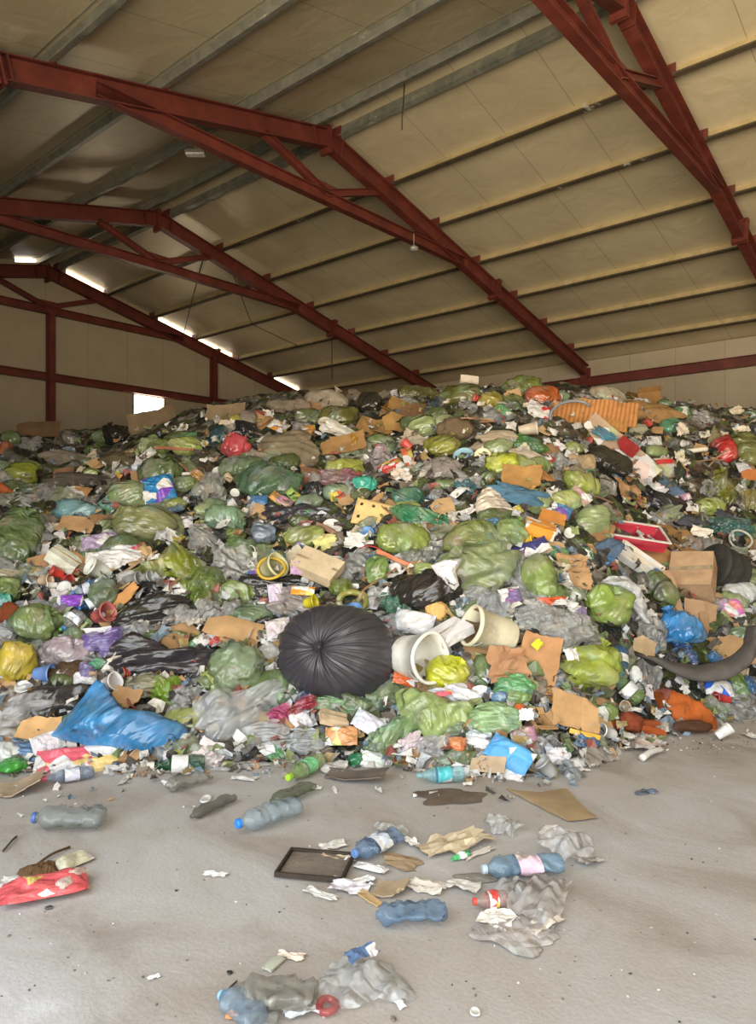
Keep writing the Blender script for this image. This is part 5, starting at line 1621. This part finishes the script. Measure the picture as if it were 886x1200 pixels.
# ------------------------------------------------------------------ shreds nobody could count
def shreds(name, label, n, hexes, seed, size, region):
    rng = np.random.default_rng(seed)
    Vs, Fs, mi, off = [], [], [], 0
    base = gridF(3, 3)
    for i in range(n):
        x, y, nn = region(rng)
        s = rng.uniform(*size)
        g = np.stack(np.meshgrid(np.linspace(-1, 1, 3), np.linspace(-1, 1, 3), indexing='ij'), -1).reshape(-1, 2)
        P = np.stack([g[:, 0]*s*rng.uniform(.6, 1.5), g[:, 1]*s*rng.uniform(.3, 1.0), rng.normal(size=9)*s*.35], 1)
        P[:, :2] += rng.normal(size=(9, 2))*s*.18
        nn = nn + rng.normal(size=3)*.45; nn /= np.linalg.norm(nn)
        a = np.cross(nn, rng.normal(size=3)); a /= np.linalg.norm(a); b = np.cross(nn, a)
        Vs.append(np.array([x, y, float(heap(x, y))]) + P[:, :1]*a + P[:, 1:2]*b + P[:, 2:]*nn + nn*(s*.25 + .012))
        Fs.append(base + off); mi += [int(rng.integers(len(hexes)))]*4; off += 9
    o = build(name, np.concatenate(Vs), np.concatenate(Fs), None)
    for hx in hexes:
        key = 'shred_' + hx
        if key not in MATS:
            m, nt, out = new_mat(key); p = N(nt, 'ShaderNodeBsdfPrincipled')
            c = mixc(nt, ramp(nt, noise(nt, coord(nt), 25, 4, .6), [(.4, (0, 0, 0)), (.7, (.5,)*3)]), lin(hx), lin('5a5044'))
            L(nt, c, p.inputs['Base Color']); p.inputs['Roughness'].default_value = .45; L(nt, p.outputs[0], out.inputs[0])
        o.data.materials.append(MATS[key])
    o.data.polygons.foreach_set('material_index', np.array(mi, dtype=np.int32))
    tag(o, label, None, None, 'stuff')
    return o
def on_heap(rng):
    while True:
        px = rng.uniform(-200, 1100); py = 452 + 470*rng.random()**1.2
        toe = np.interp(px, TOEX, TOEY)
        if py < crest(px) or py > toe+4: continue
        p, n, flo, over = hit(px, py)
        return p[0], p[1], n
def on_edge(rng):
    px = rng.uniform(-60, 900); t = rng.exponential(.10)
    toe = FPX*CAMH/(np.interp(px, TOEX, TOEY) - CY)
    d = toe + .06 - t
    return (px-CX)/FPX*d, d, np.array([0, 0, 1.0])
shreds('litter', 'small torn shreds of plastic and paper strewn all over the heap', 4600, ['d8d6d0', 'cfccc6', '33312f', 'b9bcc0', 'b9b4aa', '8d9a62', 'a9865e', '2c2b2a', '6a7f8f', '93534a', 'a08a58', '6c7d50', '5a5248', '4b5138', 'c9c2b4', '7b6f62', 'a9adb0'], 21, (.015, .05), on_heap)
shreds('litter', 'fine scraps lying along the front edge of the heap', 420, ['d8d6d0', 'b9b4aa', '8a8378', 'a9865e', '4a443c', 'cfcac2', '7b8f9c', '9a9488'], 22, (.008, .03), on_edge)
def crumbs(name, label, n, seed):
    """pebbles and grit on the floor"""
    rng = np.random.default_rng(seed); Vs, Fs, off = [], [], 0
    P0, F0 = ICO[2][0][:], ICO[2][1]
    from_ = ico(1)
    P0, F0 = from_
    for i in range(n):
        px, py = rng.uniform(-40, 926), 870 + 330*rng.random()
        d = FPX*CAMH/(py-CY); x = (px-CX)/FPX*d
        if i % 3 == 0: px = rng.uniform(755, 890); py = rng.normal(873, 5); d = FPX*CAMH/(py-CY); x = (px-CX)/FPX*d
        if py > np.interp(px, TOEX, TOEY) - 2:
            s = rng.uniform(.0015, .0055)*(1 + (rng.random() < .08)*1.2)
            Vs.append(P0*s*np.array([rng.uniform(.7, 1.6), rng.uniform(.7, 1.4), .6])*(1 + .2*rng.normal(size=(len(P0), 1))) + np.array([x, d, s*.45])); Fs.append(F0 + off); off += len(P0)
    o = build(name, np.concatenate(Vs), np.concatenate(Fs), MATS['shred_7b6f62'])
    o.data.materials.append(MATS['shred_2c2b2a']); o.data.materials.append(MATS['shred_d8d6d0'])
    k = len(F0); idx = np.repeat(rng.choice([0, 0, 1, 2], size=len(Fs)), k).astype(np.int32); o.data.polygons.foreach_set('material_index', idx)
    tag(o, label, None, None, 'stuff')
crumbs('gravel', 'grit and crumbs scattered over the concrete floor', 420, 31)
SKY, EXPO, GROUND = 6.1, 0.0, 2.35
# ------------------------------------------------------------------ camera, daylight, view
cam = bpy.data.cameras.new('camera'); co = bpy.data.objects.new('camera', cam); COL.objects.link(co)
co.location = (0, 0, CAMH); co.rotation_euler = (PI/2, 0, 0)
cam.sensor_fit = 'VERTICAL'; cam.sensor_height = 36.0; cam.sensor_width = 36.0
cam.lens = 36.0*FPX/1200.0
cam.shift_y = (CY-600.0)/1200.0
cam.clip_end = 200
SC.camera = co

w = bpy.data.worlds.new('daylight'); SC.world = w; w.use_nodes = True
nt = w.node_tree; nt.nodes.clear()
out = nt.nodes.new('ShaderNodeOutputWorld'); bg = nt.nodes.new('ShaderNodeBackground')
tc = nt.nodes.new('ShaderNodeTexCoord'); sep = nt.nodes.new('ShaderNodeSeparateXYZ')
L(nt, tc.outputs['Generated'], sep.inputs[0])
# bright overcast sky over sunlit pale ground
c = ramp(nt, mathn(nt, 'ADD', mathn(nt, 'MULTIPLY', sep.outputs[2], .5), .5), [(0, (.9, .75, .56)), (.47, (1.0, .85, .64)), (.50, (1.0, .98, .94)), (.62, (.92, .97, 1.0)), (1, (.62, .78, 1.0))])
c = mixc(nt, 1.0, c, ramp(nt, mathn(nt, 'ADD', mathn(nt, 'MULTIPLY', sep.outputs[2], .5), .5), [(.485, (GROUND,)*3), (.5, (1, 1, 1))]), 'MULTIPLY')
L(nt, c, bg.inputs[0]); bg.inputs[1].default_value = SKY
L(nt, bg.outputs[0], out.inputs[0])
# the open long side is where daylight enters: sample it as a portal
li = bpy.data.lights.new('opening_portal', 'AREA'); li.shape = 'RECTANGLE'; li.size = 15.6; li.size_y = 5.6
li.cycles.is_portal = True
lo = bpy.data.objects.new('opening_portal', li); COL.objects.link(lo)
p = S(-.45, -10.3, 2.8)
lo.location = p
# area lights shine along local -Z: turn it to face +b, with its long side along the ridge
zc = -BX; Zv = Vector((zc[0], zc[1], 0)); Xv = Vector((AX[0], AX[1], 0)); Yv = Zv.cross(Xv)
lo.matrix_world = Matrix(((Xv.x, Yv.x, Zv.x, p[0]), (Xv.y, Yv.y, Zv.y, p[1]), (Xv.z, Yv.z, Zv.z, p[2]), (0, 0, 0, 1)))

SC.view_settings.view_transform = 'Standard'; SC.view_settings.look = 'None'
SC.view_settings.exposure = EXPO; SC.view_settings.gamma = 1.0; SC.view_settings.use_curve_mapping = False
SC.cycles.use_denoising = True
SC.cycles.max_bounces = 10; SC.cycles.diffuse_bounces = 5; SC.cycles.transparent_max_bounces = 16; SC.cycles.glossy_bounces = 4
SC.cycles.sample_clamp_indirect = 6.0
SC.cycles.caustics_reflective = False; SC.cycles.caustics_refractive = False
